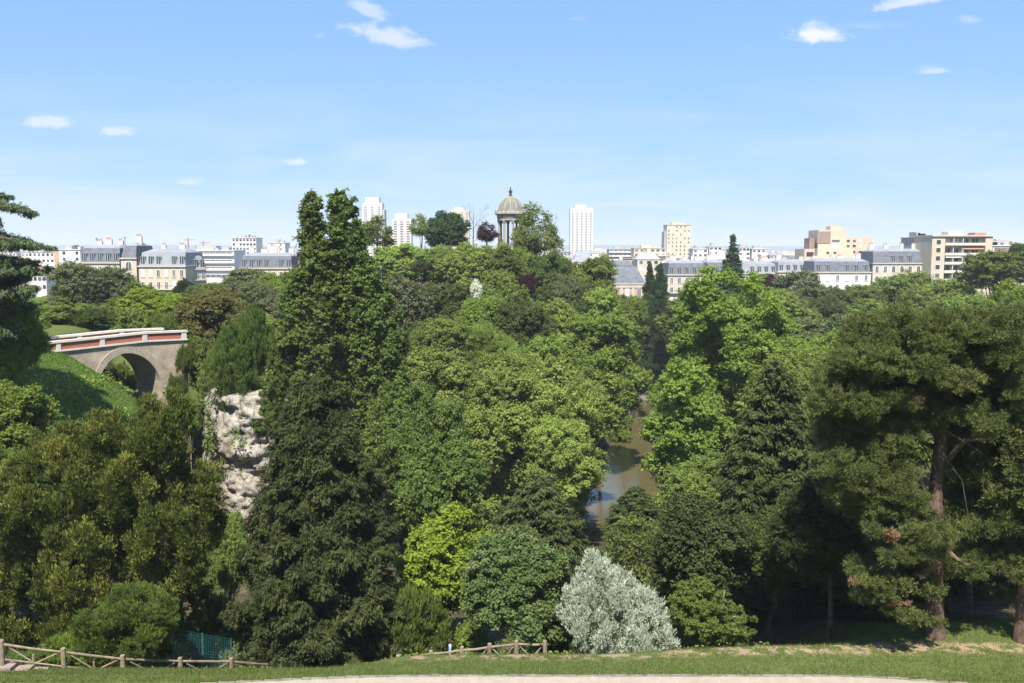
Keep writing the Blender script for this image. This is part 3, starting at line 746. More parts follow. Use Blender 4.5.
tag(link_mesh('cliff', np_mesh('cliff', np.stack([cxv.ravel(), cyv.ravel(), zc_.ravel()], 1), np.stack([ii, ii + 1, ii + ns + 1, ii + ns], 1), [M_rock])), kind='structure')

# ------------------------------------------------------------------ temple on the island
M_temple = mottled('temple_stone', (0.24, 0.22, 0.18), (0.38, 0.35, 0.29), 1.2, 0.9, 0.1, 0.3)
M_dome = mottled('dome_stone', (0.13, 0.125, 0.10), (0.25, 0.235, 0.19), 1.4, 0.9, 0.1, 0.4)
YT = 190.0; tp = P(510.5, 247, YT)
te = empty('round_temple', (tp.x, YT, -0.6)); tag(te, 'round stone temple with columns and ribbed dome on the hilltop', 'temple')
u = YT / F
MB().lathe([(3.3, -1.5), (3.3, -.1), (3.05, -.1), (3.05, .45), (2.85, .45), (2.85, .6)], 32).build('podium', M_temple, te)
for k in range(8):
    a = 2 * math.pi * (k + .28) / 8
    c = MB().lathe([(.34, 0), (.34, .18), (.27, .24), (.265, 2.2), (.235, 5.0), (.3, 5.1), (.42, 5.55), (.42, 5.7)], 12)
    c.build('column', M_temple, te, (2.4 * math.cos(a), 2.4 * math.sin(a), .605), smooth=False)
ent = MB()
ent.lathe([(2.75, 6.31), (2.75, 6.8), (2.85, 6.82), (2.85, 7.35)], 40)
ent.build('entablature', M_temple, te)
co = MB().lathe([(2.85, 7.353), (3.15, 7.55), (3.3, 7.6), (3.3, 7.95), (2.95, 8.15)], 40).build('cornice', M_temple, te)
for k in range(20):
    a = 2 * math.pi * k / 20
    b = MB().box(-.14, .14, -.12, .12, 0, .45).build('antefix', M_temple, co, (3.15 * math.cos(a), 3.15 * math.sin(a), 7.96)); b.rotation_euler = (0, 0, a)
dm = MB().lathe([(2.75, 8.153)] + [(2.55 * math.cos(t) ** .9 * (1 - .1 * t), 8.2 + 3.1 * math.sin(t)) for t in np.linspace(0.02, 1.45, 12)], 32).build('dome', M_dome, te, smooth=True)
for k in range(12):
    a = 2 * math.pi * k / 12
    pts = [((2.57 * math.cos(t) ** .9 * (1 - .1 * t)) * math.cos(a), (2.57 * math.cos(t) ** .9 * (1 - .1 * t)) * math.sin(a), 8.22 + 3.12 * math.sin(t)) for t in np.linspace(.02, 1.4, 9)]
    MB().tube(pts, [.11] * 9, 5).build('rib', M_temple, dm)
fi = MB().lathe([(.42, 11.2), (.42, 11.5), (.25, 11.6), (.22, 12.0), (.38, 12.1), (.38, 12.3), (.16, 12.5), (.10, 13.1), (.02, 13.3)], 12)
fi.box(-.48, .48, -.07, .07, 12.38, 12.52); fi.box(-.07, .07, -.48, .48, 12.39, 12.51)
fi.build('finial', M_rail, te)
rl = MB()
for k in range(48):
    a = 2 * math.pi * k / 48; rl.tube([(2.72 * math.cos(a), 2.72 * math.sin(a), .61), (2.72 * math.cos(a), 2.72 * math.sin(a), 1.55)], [.025, .025], 4)
pts = [(2.72 * math.cos(2 * math.pi * k / 48), 2.72 * math.sin(2 * math.pi * k / 48), 1.58) for k in range(49)]
rl.tube(pts, [.04] * 49, 5); rl.build('railing', M_rail, te)

# ------------------------------------------------------------------ people
M_skin = mottled('skin', (0.42, 0.25, 0.18), (0.48, 0.30, 0.22), 3, 0.6, 0.3, 0.0)
def cloth(n, c): return mottled(n, c, tuple(min(1, x * 1.15) for x in c), 4, 0.9, 0.1, 0.1)
def skin_body(verts, edges, radii, name, mats, matf):
    me = bpy.data.meshes.new(name); me.from_pydata(verts, edges, [])
    o = bpy.data.objects.new(name, me); COL.objects.link(o)
    sk = o.modifiers.new('skin', 'SKIN'); sk.use_smooth_shade = True
    for v, r in zip(me.skin_vertices[0].data, radii): v.radius = (r[0], r[1]); v.use_root = False
    me.skin_vertices[0].data[0].use_root = True
    sb = o.modifiers.new('sub', 'SUBSURF'); sb.levels = sb.render_levels = 2
    dg = bpy.context.evaluated_depsgraph_get(); ev = bpy.data.meshes.new_from_object(o.evaluated_get(dg))
    bpy.data.objects.remove(o)
    ev.materials.clear()
    for m in mats: ev.materials.append(m)
    for p in ev.polygons: p.material_index = matf(p.center); p.use_smooth = True
    return ev
def person(label, loc, rz, shirt, trousers, hairc, group=None, stride=.18, armfwd=.12, sc=1.0):
    root = empty('person', loc, rz); tag(root, label, 'person', group)
    s = stride
    V_ = [(0, 0, .93), (0, 0, 1.12), (0, 0, 1.38), (0, .0, 1.50), (0, -.01, 1.60), (0, -.015, 1.69),
          (.10, 0, .88), (.11, -s * .5, .50), (.11, -s, .09), (.11, -s - .16, .04),
          (-.10, 0, .88), (-.11, s * .25, .49), (-.11, s, .10), (-.11, s - .15, .04),
          (.19, 0, 1.40), (.25, .04, 1.13), (.25, -armfwd, .90), (.25, -armfwd - .08, .80),
          (-.19, 0, 1.40), (-.25, .02, 1.13), (-.25, -armfwd * .3, .88), (-.25, -armfwd * .3 - .06, .78)]
    E_ = [(0, 1), (1, 2), (2, 3), (3, 4), (4, 5), (0, 6), (6, 7), (7, 8), (8, 9), (0, 10), (10, 11), (11, 12), (12, 13),
          (2, 14), (14, 15), (15, 16), (16, 17), (2, 18), (18, 19), (19, 20), (20, 21)]
    R_ = [(.15, .10), (.14, .095), (.15, .10), (.055, .055), (.085, .10), (.075, .09), (.09, .09), (.06, .06), (.042, .042), (.04, .035),
          (.09, .09), (.06, .06), (.042, .042), (.04, .035), (.06, .06), (.045, .045), (.035, .035), (.035, .02),
          (.06, .06), (.045, .045), (.035, .035), (.035, .02)]
    def mf(c):
        if c.z > 1.46: return 0
        if c.z < .07: return 3
        if abs(c.x) > .20 and c.z < 1.2: return 0
        return 1 if c.z > .90 else 2
    link_mesh('body', skin_body(V_, E_, R_, 'person_body', [M_skin, shirt, trousers, M_rail], mf), root)
    h = MB().lathe([(.02, 1.80), (.075, 1.785), (.11, 1.72), (.115, 1.66), (.10, 1.60), (.05, 1.60)][::-1], 14)
    ho = h.build('hair', hairc, root, (0, .025, -.005), smooth=True)
    fc = MB(); fc.tube([(0, -.10, 1.66), (0, -.135, 1.625)], [.012, .02], 6); fc.build('nose', M_skin, root)
    root.scale = (sc, sc, sc)
    return root
C_white, C_blue, C_red, C_orange, C_dark = cloth('white_cotton', (.70, .72, .74)), cloth('blue_cotton', (.13, .24, .48)), cloth('red_cotton', (.42, .05, .05)), cloth('orange_cotton', (.62, .24, .10)), cloth('dark_cotton', (.04, .04, .06))
C_hair = cloth('brown_hair', (.05, .03, .02))
pp = P(450, 640.0, 48.8)
person('person in pale blue top walking behind the lower rustic fence', (pp.x, 48.8, pp.z - 1.72), math.radians(100), cloth('pale_blue_cotton', (.24, .35, .54)), C_blue, C_hair)
for i, (dxp, dyp, rz_, sh, lab) in enumerate(((-1.6, -1.2, .4, C_red, 'person in red top standing between the left temple columns'),
                                        (0.2, -1.6, -.5, C_orange, 'person in orange top at the front of the temple'), (.75, -1.0, 1.0, C_white, 'person in white top beside the orange one in the temple'))):
    person(lab, (tp.x + dxp, YT + dyp, -.6 + .6), rz_, sh, C_dark, C_hair, 'visitors inside the round temple', .05, .05)
# ------------------------------------------------------------------ rustic fences, steps, netting
M_wood = mottled('weathered_wood', (0.15, 0.11, 0.075), (0.31, 0.25, 0.175), 3.0, 0.9, 0.1, 0.5)
def fence(label, posts, low, mids=(), seed=1):
    """posts: (photo x, photo y of the post top, distance, thickness)"""
    rng = random.Random(seed)
    pts = [P(a, b, c) for a, b, c in posts]
    o = Vector((pts[0].x, pts[0].y, pts[0].z - 1.2)); root = empty('rustic_fence', o); tag(root, label, 'fence')
    for p in pts:
        q = p - o; b = MB(); z1 = q.z
        b.tube([q - Vector((0, 0, 1.6)), q - Vector((0, 0, .03)), q], [.125, .115, .10], 9, rng, .07); b.build('post', M_wood, root)
    for p, q in zip(pts, pts[1:]):
        a, c = p - o - Vector((0, 0, .2)), q - o - Vector((0, 0, .2)); m = (a + c) / 2 + Vector((0, 0, rng.uniform(-.04, .01)))
        MB().tube([a, m, c], [.065, .06, .06], 7, rng, .1).build('rail', M_wood, root)
        a2, c2 = a - Vector((0, 0, .72)), c - Vector((0, 0, .72))
        MB().tube([a2, (a2 + c2) / 2, c2], [.05, .05, .045], 6, rng, .1).build('rail', M_wood, root)
        d = c - a
        MB().tube([a + d * .5 - Vector((0, 0, .70)), a + d * .12 - Vector((0, 0, .12))], [.04, .035], 6, rng, .1).build('brace', M_wood, root)
        MB().tube([a + d * .55 - Vector((0, 0, .70)), a + d * .9 - Vector((0, 0, .1))], [.04, .035], 6, rng, .1).build('brace', M_wood, root)
        if d.length > 2.2:
            MB().tube([a + d * .5 - Vector((0, 0, .95)), a + d * .5 - Vector((0, 0, .3))], [.05, .045], 6, rng, .1).build('stake', M_wood, root)
    return root
fence('weathered rustic pole fence descending beside the rounded green bush', [(-60, 633, 39.2), (1, 640, 40.0), (63, 648, 40.9), (122.5, 655, 42.3), (180, 657.5, 44.2), (231, 658, 46.0), (272, 661.5, 48.2)], 0, seed=2)
fence('short rustic pole fence below the grey green tree', [(398, 655, 48.2), (431, 650.5, 47.2), (462, 646.5, 46.6), (489.5, 643.5, 46.0), (516.5, 640.5, 45.4), (545, 641, 45.6)], 0, seed=3)
st = empty('stone_steps', P(20, 668, 39.9)); tag(st, 'low pinkish stone steps at the foot of the left rustic fence', 'steps')
M_step = mottled('pink_step_stone', (0.22, 0.165, 0.13), (0.31, 0.24, 0.20), 1.5, 0.9, 0.1, 0.3)
for i in range(4):
    b = MB().box(-1.0 + i * .72, -.32 + i * .72, -.25, .5, -.5, .04 - i * .11 + (.06 if i == 0 else 0)); b.build('step', M_step, st)
# teal wire netting
M_net = mottled('teal_netting', (0.02, 0.10, 0.10), (0.03, 0.15, 0.15), 3, 0.7, 0.3, 0.0)
a, b_ = P(172, 629, 47.0), P(231, 640, 49.5)
nt_ = empty('netting_fence', (a.x, a.y, a.z - 1.7)); tag(nt_, 'teal wire netting fence sloping down behind the round bush', 'fence')
nm = MB(); q = b_ - a
for k in range(0, 26):
    t = k / 25; nm.tube([(q.x * t, q.y * t, q.z * t), (q.x * t, q.y * t, q.z * t + 1.75)], [.009, .009], 4)
for k in range(0, 12):
    z = k * .158; nm.tube([(0, 0, z), (q.x, q.y, q.z + z)], [.009, .009], 4)
nm.build('mesh_panel', M_net, nt_)
for t in (0, .5, 1): MB().tube([(q.x * t, q.y * t, q.z * t - .5), (q.x * t, q.y * t, q.z * t + 1.8)], [.035, .035], 6).build('post', M_net, nt_)

# ------------------------------------------------------------------ grass on the verge and the left bank
def blades(name, xy, h, w, mat, rng, parent=None):
    n = len(xy); z = ground(xy[:, 0], xy[:, 1])
    a = rng.uniform(0, 2 * np.pi, n); hh = h * rng.uniform(.5, 1.3, n); ln = rng.normal(0, .35, (n, 2)) * hh[:, None]
    b = np.stack([xy[:, 0], xy[:, 1], z - .02], 1); s = np.stack([np.cos(a), np.sin(a), 0 * a], 1) * (w * rng.uniform(.6, 1.4, n))[:, None]
    tip = b + np.stack([ln[:, 0], ln[:, 1], hh], 1)
    V = np.empty((n, 3, 3)); V[:, 0] = b - s; V[:, 1] = b + s; V[:, 2] = tip
    me = np_mesh(name, V.reshape(-1, 3), np.arange(3 * n).reshape(n, 3), [mat], attr=rng.random(n))
    return link_mesh(name, me, parent)
rg = np.random.default_rng(5)
M_grass = leafmat('lawn_grass', (0.065, 0.095, 0.02), (0.12, 0.155, 0.036), (0.22, 0.20, 0.075), 0.7, 0.3, warm=(1, 1, 1))
n = 170000
xy = np.stack([rg.uniform(-26, 32, n), 38.2 + 12 * rg.random(n) ** 1.5], 1)
dens = fbm(np.stack([xy[:, 0] * .8, xy[:, 1] * 1.6, 0 * xy[:, 0]], 1), 21)
crest = np.exp(-((xy[:, 1] - 41.65) / .45) ** 2)
xy = xy[(xy[:, 1] > edge_y(xy[:, 0]) + .14) & (rg.random(n) < np.clip(1.1 - 1.25 * crest * (dens > .42) + (dens - .47) * -3, .06, 1))]
tag(blades('grass', xy, .13, .013, M_grass, rg), kind='stuff')
M_bank = leafmat('bank_grass', (0.06, 0.13, 0.02), (0.115, 0.21, 0.035), (0.18, 0.25, 0.055), 0.6, 0.35, warm=(1.15, 1.1, 1))
n = 150000; xy = np.stack([rg.uniform(-58, -35.5, n), rg.uniform(60, 94, n)], 1)
tag(blades('bank_grass', xy, .17, .04, M_bank, rg), kind='stuff')

# ------------------------------------------------------------------ foliage
def unit(v): return v / np.maximum(np.linalg.norm(v, axis=1, keepdims=True), 1e-6)
def rdir(rng, n): return unit(rng.normal(size=(n, 3)))
def leaf_quads(C, D, Nn, L, Wd):
    Sd = unit(np.cross(Nn, D)); L = np.reshape(L, (-1, 1)); Wd = np.reshape(Wd, (-1, 1))
    V = np.empty((len(C), 4, 3)); V[:, 0] = C - D * L; V[:, 1] = C + Sd * Wd - D * L * .1; V[:, 2] = C + D * L; V[:, 3] = C - Sd * Wd - D * L * .1
    return V.reshape(-1, 3)
UP = np.array([0, 0, 1.0])
def fill(rng, lobes, leaf, cover=3.2, sub=.34, style='broad', flat=.65, out=.25, hang=0.0, asp=.6, core=.10, spray=1.5):
    """lobes (n,6): centre and radii. Leaves gather in small clusters on each lobe's skin."""
    lobes = np.asarray(lobes, float); cen = lobes[:, :3].mean(0)
    Cs, Ds, Ns, Ls, Ts = [], [], [], [], []
    la = 2 * leaf * leaf * asp
    for lb in lobes:
        c, r = lb[:3], lb[3:]; ltint = rng.random()
        rm = (r[0] * r[1] * r[2]) ** (1 / 3)
        area = 4 * np.pi * rm * rm * .8
        nleaf = int(area * cover / la); sub_ = sub * rng.uniform(.65, 1.45); nsub = max(5, int(4.0 / (sub_ * sub_)))
        sd = rdir(rng, nsub * 2); oc = c - cen; nrm = np.linalg.norm(oc)
        if nrm > 1e-3:
            keep = sd @ (oc / nrm) > -.55 + rng.uniform(-.3, .3, len(sd)); sd = sd[keep]
        sd = sd[:nsub]
        if len(sd) < 3: continue
        ns = len(sd); rad = rng.uniform(.60, 1.22, ns)
        sc = c + sd * r * rad[:, None]
        srad = rm * sub_ * rng.uniform(.6, 1.4, ns)
        stint = rng.random(ns)
        w = srad ** 2; idx = rng.choice(ns, nleaf, p=w / w.sum())
        g = rng.normal(size=(nleaf, 3)); g = unit(g) * (rng.random(nleaf) ** .45)[:, None]
        off = g * srad[idx][:, None] * np.array([1, 1, flat])
        if hang: off[:, 2] -= hang * srad[idx] * (rng.random(nleaf) ** 2) * 2
        pos = sc[idx] + off
        pos = pos + sd[idx] * ((rng.random(nleaf) ** 1.6 - .25) * srad[idx] * spray)[:, None]
        o = unit(g * .5 + sd[idx] * .38 + UP * .6 + rng.normal(size=(nleaf, 3)) * .55)
        if style == 'broad': d = unit(np.cross(o, rdir(rng, nleaf)))
        elif style == 'needle': d = unit(g * 1.0 + sd[idx] * .3 + UP * .35 + rng.normal(size=(nleaf, 3)) * .25); o = unit(np.cross(d, rdir(rng, nleaf)))
        elif style == 'droop':
            h = sd[idx] * np.array([1, 1, .2]); d = unit(unit(h) * .8 - UP * .55 + rng.normal(size=(nleaf, 3)) * .35); o = unit(unit(np.cross(np.cross(d, UP + .01), d)) + rng.normal(size=(nleaf, 3)) * .5)
        else:
            d = unit(UP * .8 + sd[idx] * .4 + g * .3 + rng.normal(size=(nleaf, 3)) * .25); o = unit(np.cross(d, rdir(rng, nleaf)) + sd[idx] * .6)
        Cs.append(pos); Ds.append(d); Ns.append(o); Ls.append(leaf * rng.uniform(.7, 1.3, nleaf)); Ts.append(np.clip(.42 * stint[idx] + .36 * rng.random(nleaf) + .34 * ltint - .06, 0, 1))
        nc = int(nleaf * core)          # a few leaves against a hollow crown, tinted darker as painted inner shade
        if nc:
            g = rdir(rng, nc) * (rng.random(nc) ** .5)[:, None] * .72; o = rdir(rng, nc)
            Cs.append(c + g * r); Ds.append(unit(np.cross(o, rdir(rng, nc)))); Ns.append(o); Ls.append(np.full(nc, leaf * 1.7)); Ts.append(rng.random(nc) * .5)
    C, D, Nn, L, T = map(np.concatenate, (Cs, Ds, Ns, Ls, Ts))
    return leaf_quads(C, D, Nn, L, L * asp), T
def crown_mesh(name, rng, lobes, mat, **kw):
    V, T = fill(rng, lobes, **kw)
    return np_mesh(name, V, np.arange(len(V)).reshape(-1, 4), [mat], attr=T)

# lobe arrangements; every crown is W wide, H tall, centred on x=y=0, bottom at z=0
def lobes_round(rng, W, H, n=26, size=(.26, .40), zmin=-.55, fill_in=.78, squash=.85):
    R = np.array([W / 2, W / 2, H / 2]); L = []
    for k in range(n):
        for _ in range(20):
            d = rng.normal(size=3); d /= np.linalg.norm(d)
            if d[2] > zmin: break
        s = rng.uniform(*size); rr = min(W, H) / 2 * s
        p = d * R * (fill_in - s * .3) * rng.uniform(.66, 1.24); 
        L.append([p[0], p[1], H * .5 + p[2], rr * 1.05, rr * 1.05, rr * squash])
    L.append([0, 0, H * .5, W * .27, W * .27, H * .27])
    return L
def lobes_cone(rng, W, H, n=60, pw=.85, squash=.55, top=.06, sz=.34):
    L = []
    for k in range(n):
        t = 1 - (k + .5) / n; t = t ** 1.25            # t: height fraction, more lobes low
        R = W / 2 * (1 - t) ** pw + W * .02; a = k * 2.399 + rng.uniform(-.5, .5)
        r = max(W * top, R * sz * rng.uniform(.75, 1.25)); rad = max(0, R - r * .8) * rng.uniform(.8, 1.08)
        L.append([rad * math.cos(a), rad * math.sin(a), r * .5 + t * (H - r), r, r, r * squash if t < .93 else r * 1.2])
    for t in np.linspace(.08, .8, 7): R = W / 2 * (1 - t) ** pw; L.append([0, 0, H * t, R * .6, R * .6, H * .09])
    return L
def lobes_column(rng, W, H, n=34, tip=.25):
    L = []
    for k in range(n):
        t = (k + .5) / n; R = W / 2 * (min(1, (t / .18) ** .5) * (1 if t < .45 else max(tip * .4, 1 - ((t - .45) / .58) ** 1.5 * (1 - tip * .4))))
        a = k * 2.399 + rng.uniform(-.4, .4); r = max(W * .09, R * rng.uniform(.34, .52)); rad = max(0, R - r * .85)
        L.append([rad * math.cos(a), rad * math.sin(a), r + t * (H - 2 * r), r, r, r * 1.6])
    for t in np.linspace(.1, .8, 6): L.append([0, 0, H * t, W * .24 * (1 - .5 * t), W * .24 * (1 - .5 * t), H * .09])
    return L
def lobes_layer(rng, W, H, n=26):
    L = []
    for k in range(n):
        t = (k + .5) / n; R = W / 2 * (1 - .62 * t); a = k * 2.399; rad = R * rng.uniform(.45, .85); r = W * rng.uniform(.10, .16)
        L.append([rad * math.cos(a), rad * math.sin(a), H * (.06 + .9 * t), r * 1.35, r * 1.35, r * .38])
    return L

def lobes_rows(rng, W, H, rows=(), n=80, r=(.06, .10), kd=.9, sq=.85, q=(.78, 1.06), core=.3):
    """a crown whose width follows rows of (height, left, right), in metres"""
    hs = np.array([a for a, _, _ in rows]); l = np.array([a for _, a, _ in rows]); rt = np.array([a for _, _, a in rows])
    o = np.argsort(hs); hs, l, rt = hs[o], l[o], rt[o]; zs = np.linspace(hs[0], hs[-1], 200); w = np.interp(zs, hs, rt) - np.interp(zs, hs, l)
    c = np.cumsum(w + .12 * w.max()); c /= c[-1]; L = []
    for k in range(n):
        z = np.interp((k + rng.random()) / n, c, zs); a, b = np.interp(z, hs, l), np.interp(z, hs, rt); m, hw = (a + b) / 2, (b - a) / 2
        rr = min(W * rng.uniform(*r), max(hw * .7, W * r[0] * .5)); th = k * 2.399 + rng.uniform(-.5, .5); f = rng.uniform(*q); e = max(0, hw - rr * .62)
        if z > hs[0] + .45 * (hs[-1] - hs[0]): z -= rr * .55
        L.append([m + e * f * math.cos(th), e * kd * f * math.sin(th), min(z, hs[-1] - rr * .6), rr, rr, rr * sq])
    for k in range(9):
        z = hs[0] + (hs[-1] - hs[0]) * (.08 + .09 * k); a, b = np.interp(z, hs, l), np.interp(z, hs, rt)
        L.append([(a + b) / 2, 0, z, (b - a) * core, (b - a) * core * kd, (hs[-1] - hs[0]) * .07])
    return L
# leaf colours
LM = dict(
    mid=leafmat('leaf_mid_green', (0.062, 0.112, 0.024), (0.13, 0.218, 0.046)),
    fresh=leafmat('leaf_fresh_green', (0.07, 0.13, 0.022), (0.135, 0.235, 0.04)),
    lime=leafmat('leaf_lime_green', (0.088, 0.165, 0.018), (0.155, 0.265, 0.03)),
    light=leafmat('leaf_light_green', (0.09, 0.15, 0.035), (0.175, 0.29, 0.063)),
    dark=leafmat('leaf_dark_green', (0.04, 0.068, 0.019), (0.088, 0.138, 0.036), warm=(1.38, 1.2, 1.15)),
    poplar=leafmat('leaf_poplar', (0.045, 0.085, 0.02), (0.108, 0.178, 0.04), spec=.18, warm=(1.42, 1.2, 1.1)),
    ivy=leafmat('leaf_ivy_green', (0.045, 0.095, 0.02), (0.085, 0.155, 0.03)),
    olive=leafmat('leaf_olive', (0.07, 0.09, 0.022), (0.135, 0.17, 0.04), warm=(1.28, 1.27, 1.2)),
    greygreen=leafmat('leaf_grey_green', (0.06, 0.10, 0.038), (0.115, 0.175, 0.07), (0.21, 0.27, 0.15)),
    sage=leafmat('leaf_sage', (0.042, 0.085, 0.026), (0.085, 0.15, 0.045), (0.17, 0.22, 0.10)),
    bush=leafmat('leaf_bush_green', (0.055, 0.115, 0.024), (0.10, 0.185, 0.036)),
    brown=leafmat('leaf_bronze', (0.09, 0.085, 0.025), (0.17, 0.15, 0.05), warm=(1.12, 1.24, 1.15)),
    russet=leafmat('leaf_russet_grey', (0.09, 0.095, 0.04), (0.16, 0.155, 0.075), warm=(1.12, 1.24, 1.15)),
    purple=leafmat('leaf_purple', (0.028, 0.010, 0.012), (0.065, 0.020, 0.024), trans=.2, warm=(1.15, 1.12, 1.1)),
    yew=leafmat('needle_yew', (0.019, 0.028, 0.010), (0.045, 0.061, 0.020), (0.085, 0.105, 0.035), trans=.15, spec=.08, warm=(1.38, 1.2, 1.15)),
    golden=leafmat('needle_golden', (0.036, 0.048, 0.011), (0.125, 0.13, 0.03), (0.30, 0.25, 0.065), trans=.2, spec=.08, warm=(1.06, 1.12, 1.0)),
    fir=leafmat('needle_fir', (0.02, 0.042, 0.018), (0.042, 0.078, 0.03), trans=.15, spec=.08, warm=(1.38, 1.2, 1.15)),
    cedar=leafmat('needle_cedar', (0.028, 0.05, 0.024), (0.065, 0.10, 0.045), trans=.15, spec=.08, warm=(1.8, 1.6, 1.5)),
    pine=leafmat('needle_pine', (0.036, 0.052, 0.018), (0.085, 0.108, 0.036), (0.16, 0.165, 0.06), trans=.15, spec=.08, warm=(1.42, 1.30, 1.15)),
    bronzeyew=leafmat('needle_bronze', (0.03, 0.04, 0.014), (0.072, 0.082, 0.026), (0.13, 0.11, 0.04), trans=.15, spec=.08, warm=(1.12, 1.24, 1.15)),
    deadpine=leafmat('needle_dead', (0.14, 0.08, 0.04), (0.22, 0.135, 0.08), trans=.15, warm=(1.15, 1.12, 1.1)),
    silver=leafmat('leaf_silver', (0.27, 0.31, 0.235), (0.45, 0.50, 0.41), (0.62, 0.67, 0.58), rough=.5, trans=.22, warm=(1.15, 1.12, 1.1)),
    white=leafmat('blossom_white', (0.40, 0.42, 0.33), (0.6, 0.62, 0.52), trans=.2, warm=(1.15, 1.12, 1.1)),
)
M_bark = mottled('bark_brown', (0.055, 0.042, 0.032), (0.13, 0.105, 0.08), 2.5, 0.95, 0.1, 0.8)
M_barkgrey = mottled('bark_grey', (0.15, 0.13, 0.11), (0.30, 0.27, 0.23), 2.5, 0.95, 0.1, 0.6)
M_barkpine = mottled('bark_pine', (0.055, 0.036, 0.028), (0.19, 0.125, 0.095), 2.2, 0.95, 0.1, 0.9)

def trunk_mesh(name, rng, h, r0, limbs=(), mat=None, lean=.03):
    b = MB(); pr = random.Random(int(rng.integers(1e6)))
    n = 7; pts = [Vector((pr.uniform(-lean, lean) * h * (i > 0), pr.uniform(-lean, lean) * h * (i > 0), h * i / (n - 1))) for i in range(n)]
    pts[0].z = -.6
    b.tube(pts, [r0 * (1.5 if i == 0 else 1) * (1 - .75 * i / (n - 1)) for i in range(n)], 9, pr, .08)
    for lb in limbs:
        e = Vector(lb[:3]); z = min(e.z * .75, h * .9) * pr.uniform(.55, .9); s = Vector((0, 0, max(z, h * .12)))
        m = (s + e) / 2 + Vector((pr.uniform(-.3, .3), pr.uniform(-.3, .3), pr.uniform(-.1, .6)))
        rr = r0 * .38; b.tube([s, m, e], [rr, rr * .65, rr * .2], 6, pr, .1)
    return b.mesh(name, mat or M_bark)

# prototypes, each 10 m wide
PROTO = {}
def proto(key, seed, lobef, H, leaf, kw, lk={}, bark=None):
    rng = np.random.default_rng(seed); lobes = lobef(rng, 10.0, H, **lk)
    me = crown_mesh('crown_' + key, rng, lobes, LM['mid'], leaf=leaf, **kw)
    big = sorted(lobes, key=lambda l: -l[3])[:9]
    tm = trunk_mesh('trunk_' + key, rng, H * .8 + 6, .32, [(l[0], l[1], l[2] + 6) for l in big], bark)
    PROTO[key] = (me, tm, H, H * .8 + 6)
for i in range(5):
    proto(f'broad{i}', 100 + i, lobes_round, 9.5 + i % 3, .14, dict(cover=2.3, sub=.26), dict(n=44 + 6 * (i % 3), size=(.17, .36), fill_in=.86))
for i in range(2):
    proto(f'airy{i}', 120 + i, lobes_round, 12, .16, dict(cover=1.15, sub=.30, core=.02), dict(n=22, size=(.18, .30)))
for i in range(2):
    proto(f'spread{i}', 130 + i, lobes_round, 7, .15, dict(cover=2.4, sub=.28, flat=.5), dict(n=34, size=(.26, .42), zmin=-.2, squash=.55))
for i in range(2):
    proto(f'fine{i}', 140 + i, lobes_round, 9, .15, dict(cover=3.0, sub=.26, style='up', asp=.4), dict(n=40, size=(.22, .34)))
proto('cypress', 150, lobes_column, 34, .22, dict(cover=3.4, sub=.34, style='up', asp=.4), dict(n=44, tip=.1))
proto('cone', 151, lobes_cone, 20, .22, dict(cover=3.0, sub=.36, style='droop', asp=.4), dict(n=60))
proto('cone1', 152, lobes_cone, 15, .20, dict(cover=3.0, sub=.36, style='droop', asp=.35), dict(n=60, pw=.6))
proto('yewwide', 153, lobes_cone, 11, .17, dict(cover=3.0, sub=.34, style='droop', asp=.3), dict(n=64, pw=.5, squash=.6))
proto('shrub0', 160, lobes_round, 7, .20, dict(cover=3.0, sub=.34), dict(n=22, size=(.3, .45), zmin=-.3))
proto('shrub1', 161, lobes_round, 6, .17, dict(cover=3.0, sub=.30, style='up', asp=.45), dict(n=26, size=(.25, .4), zmin=-.3))

KIND = {'cypress': ('cypress_tree', 'cypress'), 'cone': ('conifer_tree', 'conifer'), 'cone1': ('conifer_tree', 'conifer'), 'yewwide': ('yew_tree', 'yew'),
        'shrub0': ('shrub', 'shrub'), 'shrub1': ('shrub', 'shrub')}
_rt = random.Random(77)
def tree(key, mat, label, px, ytop, wpx, Y, hr=None, group=None, ybot=None, fdepth=1.0, rz=None):
    """crown wpx photo pixels wide with its top at photo row ytop, standing on the terrain at distance Y"""
    me, tm, H0, T0 = PROTO[key]
    W = wpx / F * Y; top = P(px, ytop, Y); x = top.x; base = gz(x, Y)
    Hc = (hr if hr else H0 / 10) * W
    if ybot: Hc = top.z - P(px, ybot, Y).z
    if key.startswith('shrub'): Hc = min(top.z - base + .25, 1.5 * W)
    Hc = min(Hc, top.z - base + .3)
    nm, cat = KIND.get(key, ('broadleaf_tree', 'tree'))
    root = empty(nm, (x, Y, base), _rt.uniform(0, 6.28) if rz is None else rz); tag(root, label, cat, group)
    c = link_mesh('crown', me, root, (0, 0, top.z - Hc - base)); c.scale = (W / 10, W / 10 * fdepth, Hc / H0)
    c.material_slots[0].link = 'OBJECT'; c.material_slots[0].material = LM[mat]
    t = link_mesh('trunk', tm, root); s = W / 10
    t.scale = (s, s, max(.02, (top.z - base - .22 * Hc) / T0))
    return root
